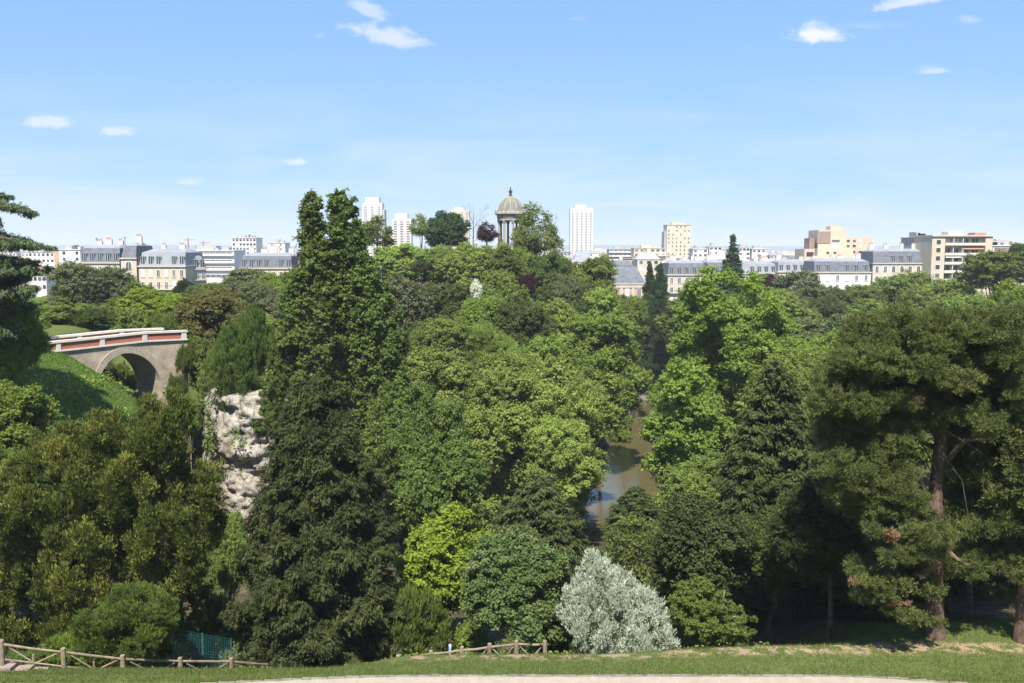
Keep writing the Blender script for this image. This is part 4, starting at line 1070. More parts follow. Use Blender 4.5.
def hero(name, cat, label, px, ytop, wpx, ybot, Y, mat, lobef, leaf, kw, lk={}, group=None, seed=1, bark=None, r0=.35, cx=0):
    rng = np.random.default_rng(seed); W = wpx / F * Y; top = P(px, ytop, Y); base = gz(top.x, Y)
    bot = max(P(px, ybot, Y).z, base - .3); H = top.z - bot
    root = empty(name, (top.x, Y, base)); tag(root, label, cat, group)
    lobes = lobef(rng, W, H, **lk)
    link_mesh('crown', crown_mesh('crown', rng, lobes, LM[mat], leaf=leaf, **kw), root, (0, 0, bot - base))
    dz_ = bot - base; big = [l for l in sorted(lobes, key=lambda l: -l[3]) if l[2] > .4 * H][:10]
    link_mesh('trunk', trunk_mesh('trunk', rng, dz_ + H * .85, r0, [(l[0], l[1], l[2] + dz_) for l in big], bark), root)
    return root, lobes, dz_, W, H
def shaped(name, cat, label, Y, rows, mat, leaf, kw, n=80, r=(.06, .10), kd=.9, sq=.85, q=(.78, 1.06), core=.3, seed=1, bark=None, r0=.35, group=None):
    """rows of (photo row, left, right) give the outline; the tree stands at distance Y with real depth"""
    rng = np.random.default_rng(seed); bot = max(rows, key=lambda t: t[0]); mid = (bot[1] + bot[2]) / 2
    p0 = P(mid, bot[0], Y); base = gz(p0.x, Y); root = empty(name, (p0.x, Y, base)); tag(root, label, cat, group)
    R = [(P(0, a, Y).z - base, P(b, a, Y).x - p0.x, P(c, a, Y).x - p0.x) for a, b, c in rows]
    W = max(c - b for _, b, c in R); lobes = lobes_rows(rng, W, 0, R, n, r, kd, sq, q, core)
    link_mesh('crown', crown_mesh('crown', rng, lobes, LM[mat], leaf=leaf, **kw), root)
    H = max(a for a, _, _ in R); big = [l for l in lobes if l[2] > .45 * H][:12]
    link_mesh('trunk', trunk_mesh('trunk', rng, H * .8, r0, [tuple(b[:3]) for b in big], bark), root)
    return root
# ------------------------------------------------------------------ the trees of the photograph
# ---- foreground
shaped('yew_tree', 'yew', 'spreading dark yew with golden tips at left behind the rounded bush', 51,
       [(392, 168, 178), (402, 134, 182), (412, 100, 184), (426, 78, 187), (445, 40, 190), (470, 0, 197), (505, -18, 206), (540, -18, 213), (580, -10, 212), (615, 10, 204), (640, 30, 195)],
       'golden', .095, dict(cover=2.3, sub=.28, style='up', asp=.32, flat=.9, core=.04), n=190, r=(.026, .062), kd=.8, sq=1.25, q=(.66, 1.15), core=.2, seed=11)
hero('bush', 'bush', 'rounded dense green bush behind the rustic pole fence', 130, 594, 118, 668, 44.5, 'bush', lobes_round, .075,
     dict(cover=3.2, sub=.22, style='up', asp=.35), dict(n=46, size=(.22, .36), zmin=-.2), seed=12, r0=.12)
shaped('yew_tree', 'yew', 'huge dark feathery yew in front of the twin poplar', 51,
       [(375, 304, 322), (390, 292, 338), (410, 280, 348), (440, 270, 366), (480, 262, 382), (520, 250, 392), (560, 240, 400), (600, 234, 406), (635, 234, 406), (655, 258, 394)],
       'yew', .115, dict(cover=2.6, sub=.30, style='droop', asp=.27, hang=.6), n=260, r=(.035, .085), kd=.9, sq=.7, q=(.7, 1.1), seed=13, r0=.5)
shaped('poplar_tree', 'poplar', 'left spire of the twin dark poplar, slender and tallest beside the notch', 93,
       [(193, 306, 317), (202, 302, 321), (222, 301, 324), (240, 300, 328), (262, 295, 332), (290, 286, 338), (330, 277, 344), (380, 272, 346), (440, 272, 345), (500, 280, 340)],
       'poplar', .13, dict(cover=2.4, sub=.30, asp=.75), n=210, r=(.06, .14), sq=1.2, q=(.7, 1.1), seed=14, bark=M_barkgrey, r0=.45)
shaped('poplar_tree', 'poplar', 'right broad spire of the twin dark poplar, beside the notch', 94.5,
       [(191, 334, 347), (200, 328, 353), (215, 327, 358), (228, 328, 364), (250, 330, 369), (275, 332, 384), (300, 336, 396), (340, 342, 406), (390, 350, 410), (440, 352, 412), (500, 350, 405)],
       'poplar', .13, dict(cover=2.4, sub=.30, asp=.75), n=210, r=(.06, .14), sq=1.2, q=(.7, 1.1), seed=15, bark=M_barkgrey, r0=.45)
shaped('silver_tree', 'shrub', 'silver leaved shrub with upright sprays beside the verge', 46.6,
       [(552, 587, 592), (560, 584, 600), (570, 580, 614), (582, 573, 636), (598, 565, 655), (615, 562, 670), (632, 570, 680), (650, 584, 670)],
       'silver', .085, dict(cover=2.1, sub=.30, style='up', asp=.26, core=.05, flat=1.1, spray=2.6), n=190, r=(.018, .042), sq=2.2, q=(.7, 1.1), seed=16, r0=.10, bark=M_barkgrey)
hero('broadleaf_tree', 'tree', 'grey green rounded tree just left of the silver shrub', 520, 536, 118, 648, 49.5, 'sage', lobes_round, .10,
     dict(cover=2.8, sub=.30, asp=.5), dict(n=44, size=(.2, .36), zmin=-.6), seed=17, r0=.2)
hero('broadleaf_tree', 'tree', 'lime green young tree between the dark yew and grey green tree', 447, 503, 96, 640, 57, 'lime', lobes_round, .12,
     dict(cover=2.6, sub=.30), dict(n=34, size=(.2, .34)), seed=18, r0=.2)
shaped('shrub', 'shrub', 'low spreading yellow green shrub just right of the silver shrub', 47.5,
       [(574, 692, 702), (585, 678, 716), (598, 668, 732), (612, 666, 746), (626, 676, 756), (638, 695, 755), (645, 705, 738)],
       'olive', .07, dict(cover=1.9, sub=.30, flat=.5, asp=.42), n=120, r=(.03, .075), sq=.5, q=(.68, 1.15), seed=19, r0=.12, bark=M_barkgrey)
r, lo, dz_, W_, H_ = hero('broadleaf_tree', 'tree', 'tall airy light green tree filling the middle of the valley', 520, 352, 190, 540, 104, 'light', lobes_round, .145,
     dict(cover=2.2, sub=.22), dict(n=90, size=(.10, .26), zmin=-.6, fill_in=.84), seed=20, bark=M_barkgrey)
hero('broadleaf_tree', 'tree', 'pale green tree with tan tinge left of the airy valley tree', 440, 335, 105, 500, 108, 'light', lobes_round, .15,
     dict(cover=2.2, sub=.24), dict(n=60, size=(.14, .30), zmin=-.6), seed=21)
hero('broadleaf_tree', 'tree', 'bright rounded tree on the lake shore in front of the cypresses', 600, 303, 92, 456, 142, 'fresh', lobes_round, .17,
     dict(cover=2.3, sub=.25), dict(n=64, size=(.14, .30), zmin=-.7), seed=22)
shaped('broadleaf_tree', 'tree', 'big fresh green tree leaning over the right bank of the lake', 112,
       [(266, 705, 745), (280, 690, 768), (300, 678, 785), (330, 668, 795), (370, 662, 798), (410, 656, 795), (440, 656, 790), (470, 668, 780), (500, 690, 770)],
       'fresh', .145, dict(cover=2.2, sub=.24), n=170, r=(.035, .09), q=(.68, 1.12), kd=.85, sq=.8, seed=23, bark=M_barkgrey)
hero('broadleaf_tree', 'tree', 'fresh green tree with low boughs hanging over the lake edge', 690, 345, 92, 545, 92, 'fresh', lobes_round, .14,
     dict(cover=2.0, sub=.26), dict(n=60, size=(.12, .26), zmin=-.8), seed=24)
hero('yew_tree', 'yew', 'dark conical yew rising behind the low yellow green shrub', 775, 368, 150, 640, 62, 'bronzeyew', lobes_cone, .15,
     dict(cover=2.9, sub=.30, style='droop', asp=.32), dict(n=90, pw=.55, squash=.6, sz=.32), seed=25, r0=.4)
hero('yew_tree', 'yew', 'shadowy dark yew between the conical yew and the pine', 838, 440, 120, 640, 57, 'yew', lobes_cone, .13,
     dict(cover=2.8, sub=.30, style='droop', asp=.3), dict(n=70, pw=.5, squash=.6, sz=.34), seed=26, r0=.35)

# ---- the big pine on the right
rng = np.random.default_rng(31)
Yp = 43.0; pb = P(934, 643, Yp); gb = gz(pb.x, Yp)
pine = empty('pine_tree', (pb.x, Yp, gb)); tag(pine, 'big rough pine with dark forked trunk and dead brown twigs at right', 'pine')
def L3(px, py, Y=Yp): q = P(px, py, Y); return Vector((q.x - pb.x, Y - Yp, q.z - gb))
tb = MB(); pr = random.Random(5)
tp_ = [(934, 655), (934, 600), (937, 540), (936, 490), (941, 440), (948, 395), (952, 365), (950, 335)]
tb.tube([L3(*q) for q in tp_], [.52, .40, .34, .31, .29, .25, .17, .06], 12, pr, .10)
tb.build('trunk', M_barkpine, pine)
limbs = [[(937, 520, 0), (915, 470, -.5), (890, 452, -1.2), (868, 450, -1.6)], [(941, 445, 0), (920, 405, -.6), (898, 370, -1), (880, 345, -1)],
         [(948, 398, 0), (975, 370, -.7), (1000, 345, -1)], [(940, 470, 0), (965, 440, -1), (990, 440, -2), (1015, 430, -2)],
         [(936, 500, 0), (960, 505, 1), (985, 520, 0), (1010, 545, -.8)], [(935, 560, 0), (915, 545, -1), (895, 548, -2), (878, 570, -2.4)],
         [(934, 590, 0), (912, 580, -1.2), (890, 590, -2.2)], [(948, 400, 0), (930, 365, 1), (915, 335, 1.5)], [(950, 380, 0), (960, 345, 0), (965, 325, 0)],
         [(936, 540, 0), (958, 560, -1.4), (985, 575, -1.8)], [(941, 450, 0), (918, 440, 1.5), (880, 430, 2.5)], [(945, 420, 0), (985, 400, 2), (1020, 390, 3)]]
for lm in limbs:
    MB().tube([L3(a, b, Yp + d) for a, b, d in lm], list(np.linspace(.15, .03, len(lm))), 7, pr, .12).build('limb', M_barkpine, pine)
lob = []
def add_lobes(cx, cy, w, h, n, d0, d1, s0=.55, s1=1.15):
    for k in range(n):
        d = rng.uniform(d0, d1); px = cx + rng.uniform(-.5, .5) * w; py = cy + rng.uniform(-.5, .5) * h
        q = L3(px, py, Yp + d); s = rng.uniform(s0, s1); lob.append([q.x, q.y, q.z, s * 1.15, s * 1.15, s * .6])
add_lobes(935, 352, 160, 60, 60, -3.2, 3.5); add_lobes(870, 385, 60, 90, 22, -2.5, 1.5); add_lobes(880, 470, 80, 90, 26, -1.5, 2); add_lobes(985, 470, 90, 90, 22, -.5, 3.5); add_lobes(985, 385, 90, 70, 22, -2, 3.5); add_lobes(880, 400, 90, 70, 20, -2, 3)
add_lobes(1010, 440, 60, 60, 12, -2.5, 2); add_lobes(872, 465, 60, 50, 10, -2.5, 1); add_lobes(950, 400, 120, 70, 16, 1.2, 4)
add_lobes(900, 560, 85, 70, 24, -3, .2, .4, .85); add_lobes(925, 600, 50, 40, 8, -2.4, -.8, .35, .6); add_lobes(990, 545, 90, 90, 22, -2, 2.2, .5, .95)
add_lobes(900, 500, 60, 50, 8, -1.5, 1.5, .4, .8); add_lobes(1010, 490, 40, 60, 7, -1.5, 2, .5, .9); add_lobes(945, 325, 60, 16, 8, -2, 2, .4, .7)
tx = L3(938, 480).x; lob = [l for l in lob if not (abs(l[0] - tx) < .75 and L3(938, 600).z < l[2] < L3(938, 392).z and l[1] < .9)]
link_mesh('crown', crown_mesh('crown', rng, lob, LM['pine'], leaf=.065, cover=2.0, sub=.24, style='needle', asp=.22, flat=.75, core=.06), pine)
lob = []
add_lobes(906, 537, 34, 20, 4, -2.9, -1.8, .2, .34); add_lobes(853, 582, 6, 8, 1, -2.6, -2.2, .2, .3); add_lobes(902, 598, 18, 22, 3, -2.9, -2.2, .16, .25); add_lobes(925, 570, 22, 16, 2, -2.6, -1.8, .16, .26); add_lobes(916, 403, 10, 8, 2, -2.4, -1.6, .14, .22)
link_mesh('dead_needles', crown_mesh('dead_needles', rng, lob, LM['deadpine'], leaf=.09, cover=1.6, sub=.34, style='needle', asp=.25), pine)
dt = [[(936, 470, -.5), (920, 440, -1.2), (916, 425, -1.4)], [(936, 480, -.4), (926, 462, -1), (930, 452, -1.2)], [(942, 455, -.4), (962, 480, -1.5), (968, 515, -1.7)], [(945, 430, -.3), (985, 455, -2), (988, 448, -2.1)]]
for lm in dt: MB().tube([L3(a, b, Yp + d) for a, b, d in lm], [.04, .025, .01], 6, pr, .1).build('dead_branch', M_bark, pine)
# other trunks under the pine
def bole(label, px, ybase, ytop, Y, r, cx, ctop, cw, cbot, mat, seed, group=None, name='pine_tree', cat='pine'):
    q = P(px, ybase, Y); g = gz(q.x, Y); root = empty(name, (q.x, Y, g)); tag(root, label, cat, group)
    h = P(px, ytop, Y).z - g; pr = random.Random(seed); rn = np.random.default_rng(seed)
    MB().tube([(0, 0, -.5), (.03, 0, h * .25), (-.08, 0, h * .6), (.1, .05, h)], [r * 1.35, r, r * .8, r * .35], 11, pr, .09).build('trunk', M_barkpine, root)
    W = cw / F * Y; c = P(cx, ctop, Y); b = P(cx, cbot, Y); H = c.z - b.z
    lb = lobes_round(rn, W, H, n=46, size=(.2, .36), squash=.55)
    link_mesh('crown', crown_mesh('crown', rn, lb, LM[mat], leaf=.11, cover=2.4, sub=.30, style='needle', asp=.25, flat=.7), root, (c.x - q.x, 0, b.z - g))
bole('slim pine with reddish trunk just right of the big pine', 967, 637, 520, 48, .20, 985, 455, 110, 590, 'pine', 41)
bole('pine with thick pale trunk at right edge of the lawn', 1022, 642, 480, 42.5, .34, 1050, 330, 150, 560, 'pine', 42)
bole('thin dark trunked tree left of the big pine', 829, 640, 520, 47.5, .13, 820, 470, 95, 600, 'yew', 43, name='yew_tree', cat='yew')

# ---- cedar reaching in at the left edge
rng = np.random.default_rng(51); Yc_ = 70; cb = P(-52, 470, Yc_); g = gz(cb.x, Yc_)
ced = empty('cedar_tree', (cb.x, Yc_, g)); tag(ced, 'dark cedar reaching flat boughs in from the left edge', 'cedar')
def C3(px, py, Y): q = P(px, py, Y); return Vector((q.x - cb.x, Y - Yc_, q.z - g))
pr = random.Random(6)
MB().tube([(0, 0, -.8), C3(-54, 380, Yc_), C3(-50, 280, Yc_), C3(-47, 210, Yc_), C3(-46, 185, Yc_)], [.7, .55, .42, .26, .06], 10, pr, .08).build('trunk', M_bark, ced)
lob = []
for (x1, y1, x0, y0, wid, dd) in ((30, 211, -48, 196, 1.2, -1), (3, 196, -46, 190, 1.1, 1), (44, 244, -46, 240, 1.3, -2), (28, 262, -50, 262, 1.7, -1), (42, 268, -50, 275, 1.1, -2.5), (36, 288, -52, 300, 1.5, -2),
                             (15, 240, -50, 236, 1.8, 2), (20, 305, -52, 315, 2.0, 1), (22, 275, -50, 285, 2, 2.5), (-10, 220, -50, 215, 1.5, 2.5), (10, 330, -50, 330, 1.8, -1)):
    a, b = C3(x0, y0, Yc_), C3(x1, y1, Yc_ + dd); m = (a + b) / 2 + Vector((0, 0, .35))
    MB().tube([a, m, b], [.16, .10, .02], 6, pr, .1).build('limb', M_bark, ced)
    for t in np.linspace(.25, 1.0, 9):
        q = a * (1 - t) ** 2 + m * 2 * t * (1 - t) + b * t * t; s = wid * (1.05 - .62 * t) * .62
        [lob.append([q.x, q.y + rng.uniform(-1.2, 1.2), q.z - .05 - .25 * h_, s * 1.25, s * 1.45, s * .5]) for h_ in (0, 1)]
link_mesh('crown', crown_mesh('crown', rng, lob, LM['cedar'], leaf=.12, cover=2.2, sub=.30, style='droop', asp=.24, hang=.7), ced)

# ---- bare tree and dead twigs
def bare_tree(label, px, ytop, ybase, wpx, Y, seed, mat=M_barkgrey, n=70):
    top = P(px, ytop, Y); g = gz(top.x, Y); base = P(px, ybase, Y).z
    root = empty('bare_tree', (top.x, Y, g)); tag(root, label, 'tree'); pr = random.Random(seed); H = top.z - g; W = wpx / F * Y
    MB().tube([(0, 0, -.5), (0, 0, base - g), (.1, 0, g * 0 + H * .9)], [.22, .18, .04], 7, pr, .05).build('trunk', mat, root)
    b = MB()
    def grow(p, d, l, r, k):
        e = p + d * l; b.tube([p, p + d * l * .5 + Vector((pr.uniform(-1, 1), pr.uniform(-1, 1), 0)) * l * .06, e], [r, r * .8, r * .55], 4)
        if k:
            for _ in range(3):
                d2 = (d + Vector((pr.uniform(-1, 1), pr.uniform(-1, 1), pr.uniform(-.1, .7))) * .75).normalized(); grow(e, d2, l * .7, r * .55, k - 1)
    for k in range(9):
        z = (base - g) + (H - (base - g)) * (.1 + .07 * k); a = k * 2.4
        grow(Vector((0, 0, z)), Vector((math.cos(a) * .8, math.sin(a) * .8, .8)).normalized(), W * .2, .06, 3)
    b.build('branches', mat, root)['kind'] = 'stuff'
bare_tree('leafless grey tree standing between the purple tree and cream tower', 473, 206, 246, 46, 192, 61)
bare_tree('thin dead sapling rising behind the silver shrub', 670, 553, 600, 30, 52, 62, M_bark)

# ---- placed copies: (form, colour, label, x, top, width, distance, crown height / width)
T = [
 # island crown
 ('broad0', 'fir', 'round dark evergreen on the hilltop left of the temple', 446, 212, 40, 186, 1.0),
 ('airy0', 'purple', 'purple leaved tree at the temple steps', 486, 222, 27, 189, .95),
 ('airy0', 'light', 'thin pale tree with small crown left of the dark round evergreen', 421, 214, 26, 190, 1.1),
 ('airy1', 'olive', 'open yellow green tree showing sky just right of the twin poplar', 377, 212, 42, 176, 1.1),
 ('airy0', 'mid', 'open crowned tree standing in front of the temple right side', 536, 204, 52, 178, 1.3),
 ('broad2', 'dark', 'dark ivy clad tree below the open tree right of the temple', 547, 250, 46, 170, 1.5),
 ('broad3', 'fresh', 'small bright tree at the foot of the temple', 522, 246, 30, 173, 1.2),
 ('broad4', 'light', 'yellow green tree on the slope left below the temple', 468, 244, 58, 166, 1.0),
 ('broad0', 'olive', 'olive tree just under the temple podium', 497, 248, 54, 164, 1.0),
 ('broad1', 'mid', 'green tree below the dark round evergreen', 432, 246, 56, 168, .9),
 ('broad2', 'light', 'rounded pale green tree below the open tree by the twin poplar', 398, 243, 56, 166, .9),
 ('fine0', 'greygreen', 'small grey flowering shrub on the slope below the evergreen', 422, 259, 22, 158, .7),
 ('airy1', 'white', 'narrow white blossoming shrub in the middle of the slope', 477, 277, 15, 143, 1.9),
 ('broad3', 'russet', 'russet grey tree halfway down the slope beside the poplar', 410, 276, 78, 150, 1.0),
 ('broad4', 'dark', 'dark bushy tree in the middle of the temple slope', 452, 285, 76, 150, .95),
 ('broad0', 'mid', 'green tree above the narrow white blossoming shrub', 495, 272, 56, 152, 1.2),
 ('broad1', 'fresh', 'bright tree beside the narrow white blossoming shrub', 480, 296, 50, 140, 1.1),
 ('broad2', 'dark', 'shadowed tree in the hollow right of the blossoming shrub', 520, 300, 60, 140, 1.2),
 ('fine0', 'purple', 'dull purple shrub below the ivy clad tree', 523, 275, 26, 158, .9),
 ('broad3', 'mid', 'mid green tree on the right shoulder of the hill', 585, 256, 62, 172, 1.0),
 ('broad4', 'light', 'light tree on the right slope above the bright lakeside tree', 557, 300, 56, 148, 1.2),
 ('broad0', 'russet', 'russet shrub in the gap on the right slope', 567, 276, 32, 158, 1.1),
 ('broad1', 'mid', 'green tree at bottom right of the hill behind lakeside tree', 626, 296, 44, 180, 1.2),
 ('broad2', 'olive', 'olive tree low on the slope beside the tan tinged tree', 440, 318, 70, 128, 1.0),
 ('fine1', 'light', 'feathery pale tree low on the slope above the airy valley tree', 487, 322, 66, 128, 1.0),
 ('broad3', 'fresh', 'fresh tree below the hollow on the lower slope', 540, 335, 64, 126, 1.1),
 ('shrub0', 'fresh', 'low green shrub at the lake edge beyond the bright rounded tree', 622, 414, 24, 166, .6),
 # lake shore, far bank
 ('cypress', 'fir', 'left cypress of the dark pair on the far lake shore', 650, 263, 20, 216, 6.0),
 ('cypress', 'fir', 'right cypress of the dark pair on the far lake shore', 660, 264, 27, 214, 4.6),
 ('cone', 'fir', 'pointed dark conifer above the big fresh green tree', 733, 235, 36, 240, 1.9),
 ('broad4', 'purple', 'purple tree at the foot of the zinc roofed houses', 766, 274, 34, 236, .7),
 ('broad0', 'fresh', 'sunny tree on the far bank between lake and cypress', 690, 292, 60, 205, .9),
 ('spread0', 'light', 'pale shrub at the far end of the lake', 664, 368, 30, 216, .5),
 # right canopy
 ('spread0', 'greygreen', 'grey green chestnut in bloom below the purple tree', 800, 268, 62, 225, .9),
 ('broad1', 'mid', 'green tree just right of the big fresh green tree', 775, 290, 74, 170, 1.0),
 ('fine0', 'greygreen', 'pale blossoming tree in the middle of the right canopy', 826, 294, 40, 190, 1.0),
 ('broad2', 'olive', 'yellowish tree below the arched stone house', 862, 284, 44, 230, 1.1),
 ('broad3', 'mid', 'wide green tree below the stone arched house roof', 912, 272, 74, 232, .8),
 ('broad4', 'light', 'light tree under the balconied apartments', 955, 278, 50, 228, 1.0),
 ('spread1', 'olive', 'flat topped yellow green tree in front of the balconied apartments', 998, 250, 84, 210, .55),
 ('broad0', 'fresh', 'bright tree at right edge below the flat topped tree', 1018, 282, 66, 150, 1.1),
 ('broad1', 'dark', 'dark tree at right edge beside the terrace house', 1022, 243, 30, 225, 1.2),
 ('broad2', 'mid', 'dense tree in the canopy left of the bright edge tree', 965, 294, 70, 172, 1.0),
 ('broad3', 'light', 'pale round tree behind the pine top', 1000, 312, 74, 110, 1.0),
 ('broad4', 'mid', 'broad tree right of the pale blossoming tree', 872, 302, 80, 165, .9),
 ('broad0', 'greygreen', 'soft grey green tree below the pale blossoming tree', 826, 318, 84, 128, 1.0),
 ('broad1', 'mid', 'green tree right of the conical yew crown', 862, 330, 92, 98, 1.1),
 ('broad2', 'fresh', 'fresh tree filling behind the conical yew', 800, 336, 76, 108, 1.1),
 ('airy1', 'fresh', 'bright leafy tree glimpsed left of the big pine trunk', 915, 420, 60, 62, 1.1),
 # left bank
 ('broad3', 'greygreen', 'big grey green chestnut before the beige mansard house', 88, 262, 72, 150, 1.0),
 ('cone1', 'mid', 'soft grass green conical tree left of the chestnut', 64, 298, 46, 125, .9),
 ('broad4', 'lime', 'lime yellow tree above the bridge parapet', 152, 289, 60, 136, .75),
 ('broad0', 'mid', 'green tree between chestnut and lime yellow tree', 131, 279, 44, 165, 1.1),
 ('fine1', 'fir', 'small dark tree with pale flowers under the corner house', 186, 279, 26, 190, 1.0),
 ('spread0', 'greygreen', 'flowering chestnut in front of the pinkish mansard house', 247, 266, 66, 175, .7),
 ('broad1', 'olive', 'olive tree left of the flowering chestnut', 205, 283, 50, 160, 1.0),
 ('broad2', 'brown', 'bronze leaved tree beyond the right end of the bridge', 216, 289, 68, 104, 1.05),
 ('broad3', 'fresh', 'fresh green tree touching the left side of the poplar', 282, 270, 46, 150, 1.0),
 ('broad4', 'russet', 'brownish tree behind the ivy clad tree by the bridge', 262, 284, 62, 128, 1.1),
 ('fine0', 'ivy', 'ivy clad drooping tree above the pale cliff', 243, 306, 60, 91, 2.0),
 ('cone1', 'ivy', 'narrow bright green conifer at left foot of the poplar', 274, 345, 40, 88, 2.2),
 ('shrub0', 'mid', 'shaded green bush below the cedar at left edge', 10, 306, 66, 88, 1.2),
 ('broad1', 'fresh', 'bright green tree at left edge under the cedar', 8, 296, 62, 72, 1.5),
 ('broad2', 'fresh', 'bright leafy tree on the bank above the golden yew', 2, 380, 84, 60, 1.1),
 ('broad3', 'dark', 'shaded tree at left edge behind the golden yew', -8, 445, 90, 54, 1.4),
 ('shrub0', 'dark', 'dark shrub in the shade seen through the bridge arch', 104, 361, 34, 97.0, 1.2),
 ('shrub1', 'mid', 'green shrub in the middle of the view through the bridge arch', 120, 364, 30, 98.5, 1.2),
 ('shrub0', 'mid', 'rounded green shrub behind the left end of the bridge parapet', 58, 306, 46, 106, .8),
 ('shrub1', 'dark', 'dark green shrub behind the middle of the bridge parapet', 94, 308, 50, 107, .8),
 ('shrub0', 'olive', 'olive green shrub behind the bridge below the lime yellow tree', 130, 311, 48, 107, .8),
 ('shrub1', 'mid', 'green shrub behind the right end of the bridge parapet', 164, 313, 44, 107, .8),
 ('shrub1', 'olive', 'leafy shrub draped over the right pier of the bridge', 186, 346, 22, 94, 1.6),
 ('shrub0', 'olive', 'olive shrub at the top of the cliff beside the bridge end', 201, 338, 34, 97, .8),
 ('shrub1', 'mid', 'green shrub on the cliff edge under the bronze tree', 214, 356, 34, 95, .8),
 ('broad2', 'fresh', 'sunny small tree at the far end of the lake left of the cypresses', 634, 330, 34, 222, 1.3),
 ('broad3', 'light', 'pale green small tree at the far end of the lake right of the cypresses', 678, 335, 38, 222, 1.3),
 ('shrub1', 'dark', 'dark shrub between the cypress stems at the far shore', 652, 366, 26, 219, .6),
 ('broad1', 'mid', 'slim green tree in the gap between the two big yews', 228, 514, 46, 64, 2.2),
 ('shrub1', 'olive', 'olive shrub low in the gap between the two big yews', 216, 596, 44, 55, .8),
 ('shrub0', 'light', 'pale green shrub at foot of the temple columns', 503, 243, 20, 184, .6),
 ('shrub1', 'mid', 'green shrub hiding right side of the temple base', 523, 238, 20, 184, .6),
 # middle low
 ('broad4', 'poplar', 'ivy green tree below the right poplar spire', 412, 385, 92, 84, 1.4),
 ('broad0', 'poplar', 'leafy tree between poplar and the airy valley tree', 440, 440, 84, 78, 1.2),
 ('yewwide', 'bronzeyew', 'dark bushy yew in front of the airy valley tree', 540, 478, 120, 72, 1.0),
 ('broad2', 'light', 'light green tree at lake edge right of the airy valley tree', 560, 415, 70, 94, 1.3),
 ('airy0', 'olive', 'open olive tree behind the silver shrub', 642, 518, 106, 58, 1.1),
 ('yewwide', 'bronzeyew', 'small dark yew at the near lake edge', 636, 488, 62, 74, .8),
 ('broad3', 'dark', 'dark tree behind the thin dead sapling', 690, 508, 96, 66, 1.2),
 ('broad4', 'mid', 'green tree below the boughs over the lake', 700, 455, 70, 80, 1.2),
 ('shrub1', 'olive', 'olive shrub at right foot of the huge dark yew', 406, 588, 84, 51, .7),
 ('shrub0', 'fresh', 'low fresh shrub behind the short rustic fence', 474, 622, 52, 53, .5),
 ('shrub1', 'dark', 'dark undergrowth shrub beneath the grey green tree', 560, 612, 60, 53, .6),
 ('shrub0', 'ivy', 'leafy shrub among the posts of the left rustic fence', 24, 652, 44, 42.5, .5),
 ('shrub1', 'fresh', 'small bright shrub left of the rounded bush', 60, 636, 54, 45, .5),
 ('shrub0', 'greygreen', 'grey green shrub beside the teal netting fence', 240, 618, 50, 53, .8),
 ('shrub1', 'ivy', 'small shrub clinging to the right end of the bridge', 176, 376, 24, 93, 1.0),
 ('shrub0', 'olive', 'olive shrub on the rock below the bridge pier', 186, 398, 30, 89, .7),
]
for key, mat, label, px, yt, w, Y, hr in T: tree(key, mat, label, px, yt, w, Y, hr)
# second rows that close the canopy: nothing in the photo tells these apart
rf = random.Random(9)
for (x0, x1, Yf, yt, w, n, lab, grp) in (
    (770, 1040, 150, 318, 76, 6, 'leafy green tree in the middle rows of the right hillside canopy', 'trees in the right hillside canopy'),
    (760, 1040, 86, 350, 90, 5, 'leafy green tree in the middle rows of the right hillside canopy', 'trees in the right hillside canopy'),
    (690, 1040, 235, 288, 54, 9, 'rounded tree in the far row under the city houses', 'trees in the far row under the houses'),
    (0, 300, 205, 291, 58, 7, 'rounded tree in the far left row below the houses', 'trees in the far left row below the houses'),
    (390, 620, 160, 292, 56, 6, 'bushy tree packed on the wooded temple slope', 'trees packed on the temple slope'),
    (400, 600, 138, 322, 56, 6, 'bushy tree packed on the wooded temple slope', 'trees packed on the temple slope'),
    (400, 590, 116, 365, 64, 5, 'bushy tree packed on the wooded temple slope', 'trees packed on the temple slope'),
    (30, 330, 150, 303, 60, 7, 'leafy tree in the row behind the brick bridge', 'trees in the row behind the bridge'),
    (150, 330, 118, 318, 50, 4, 'leafy tree in the row behind the brick bridge', 'trees in the row behind the bridge'),
    (700, 1050, 53, 500, 100, 6, 'shadowy tree in the dark wood behind the pines', 'shadowy trees behind the pines'),
    (590, 660, 226, 300, 36, 4, 'small tree on the far lake bank behind the cypresses', 'small trees behind the cypresses'),
    (730, 1040, 62, 480, 110, 5, 'shadowy tree in the dark wood behind the pines', 'shadowy trees behind the pines')):
    for k in range(n):
        px = x0 + (x1 - x0) * (k + .5) / n + rf.uniform(-.3, .3) * (x1 - x0) / n
        mats = ('dark', 'yew', 'dark') if Yf in (62, 53) else ('mid', 'mid', 'olive', 'dark', 'light')
        tree('broad%d' % rf.randrange(5), rf.choice(mats), lab, px, yt + rf.uniform(-6, 8), w * rf.uniform(.85, 1.2), Yf * rf.uniform(.96, 1.05), rf.uniform(.9, 1.3), grp)

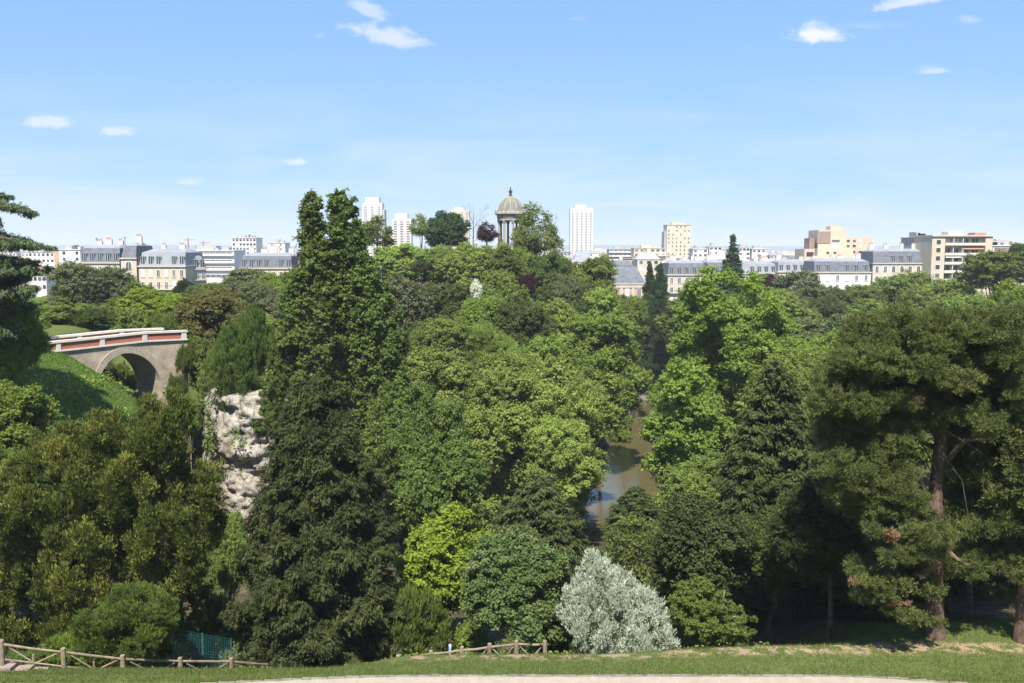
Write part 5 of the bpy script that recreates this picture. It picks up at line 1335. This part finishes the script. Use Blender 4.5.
# ---- creeper and undergrowth too dense to count
def scatter_leaves(name, pts, mat, rng, leaf, h):
    n = len(pts); z = ground(pts[:, 0], pts[:, 1]); C = np.stack([pts[:, 0], pts[:, 1], z + h * rng.random(n) ** 1.5], 1)
    o = unit(rng.normal(size=(n, 3)) * .6 + UP); d = unit(np.cross(o, rdir(rng, n))); L = leaf * rng.uniform(.6, 1.4, n)
    V = leaf_quads(C, d, o, L, L * .6)
    return tag(link_mesh(name, np_mesh(name, V, np.arange(len(V)).reshape(-1, 4), [mat], attr=rng.random(n))), kind='stuff')
rg = np.random.default_rng(71)
n = 60000; pts = np.stack([rg.uniform(-41.5, -33, n), rg.uniform(62, 90, n)], 1)
k = fbm(np.stack([pts[:, 0] * .4, pts[:, 1] * .25, 0 * pts[:, 0]], 1), 33); hN = np.clip((k - .38) * 4, 0, 1)
pts = pts[rg.random(n) < hN]
scatter_leaves('ground_cover', pts[::2], LM['light'], rg, .13, .7)
n = 90000; pts = np.stack([rg.uniform(-30, 22, n), rg.uniform(46, 62, n)], 1)
k = fbm(np.stack([pts[:, 0] * .5, pts[:, 1] * .4, 0 * pts[:, 0]], 1), 34); pts = pts[(rg.random(n) < np.clip((k - .42) * 7, 0, 1)) & (pts[:, 0] < 14 + 0 * pts[:, 1])]
scatter_leaves('undergrowth', pts, LM['mid'], rg, .09, .55)
# ivy and tufts on the cliff and the bridge pier
n = 26000; s_ = rg.random(n); t_ = rg.random(n); a_ = np.interp(s_, [0, 1], [math.radians(218), math.radians(298)]); zz_ = -36 + t_ * 24.5
C = np.stack([-25 + 12.9 * np.cos(a_), 121 + 35.4 * np.sin(a_), zz_], 1)
k = fbm(C * np.array([.35, .2, .16]), 41); keep = rg.random(n) < np.clip((k - .60) * 9 + np.clip((t_ - .86) * 3, 0, 1), 0, 1); C = C[keep]
nrm_ = np.stack([np.cos(a_), np.sin(a_), 0 * a_], 1)[keep]; C += nrm_ * (rg.random(len(C)) * .9)[:, None]
o = unit(nrm_ + UP * .6 + rg.normal(size=C.shape) * .5); d = unit(np.cross(o, rdir(rg, len(C))))
V = leaf_quads(C, d, o, .17 * rg.uniform(.6, 1.4, len(C)), .11 * np.ones(len(C)))
tag(link_mesh('ivy', np_mesh('ivy', V, np.arange(len(V)).reshape(-1, 4), [LM['ivy']], attr=rg.random(len(C)))), kind='stuff')
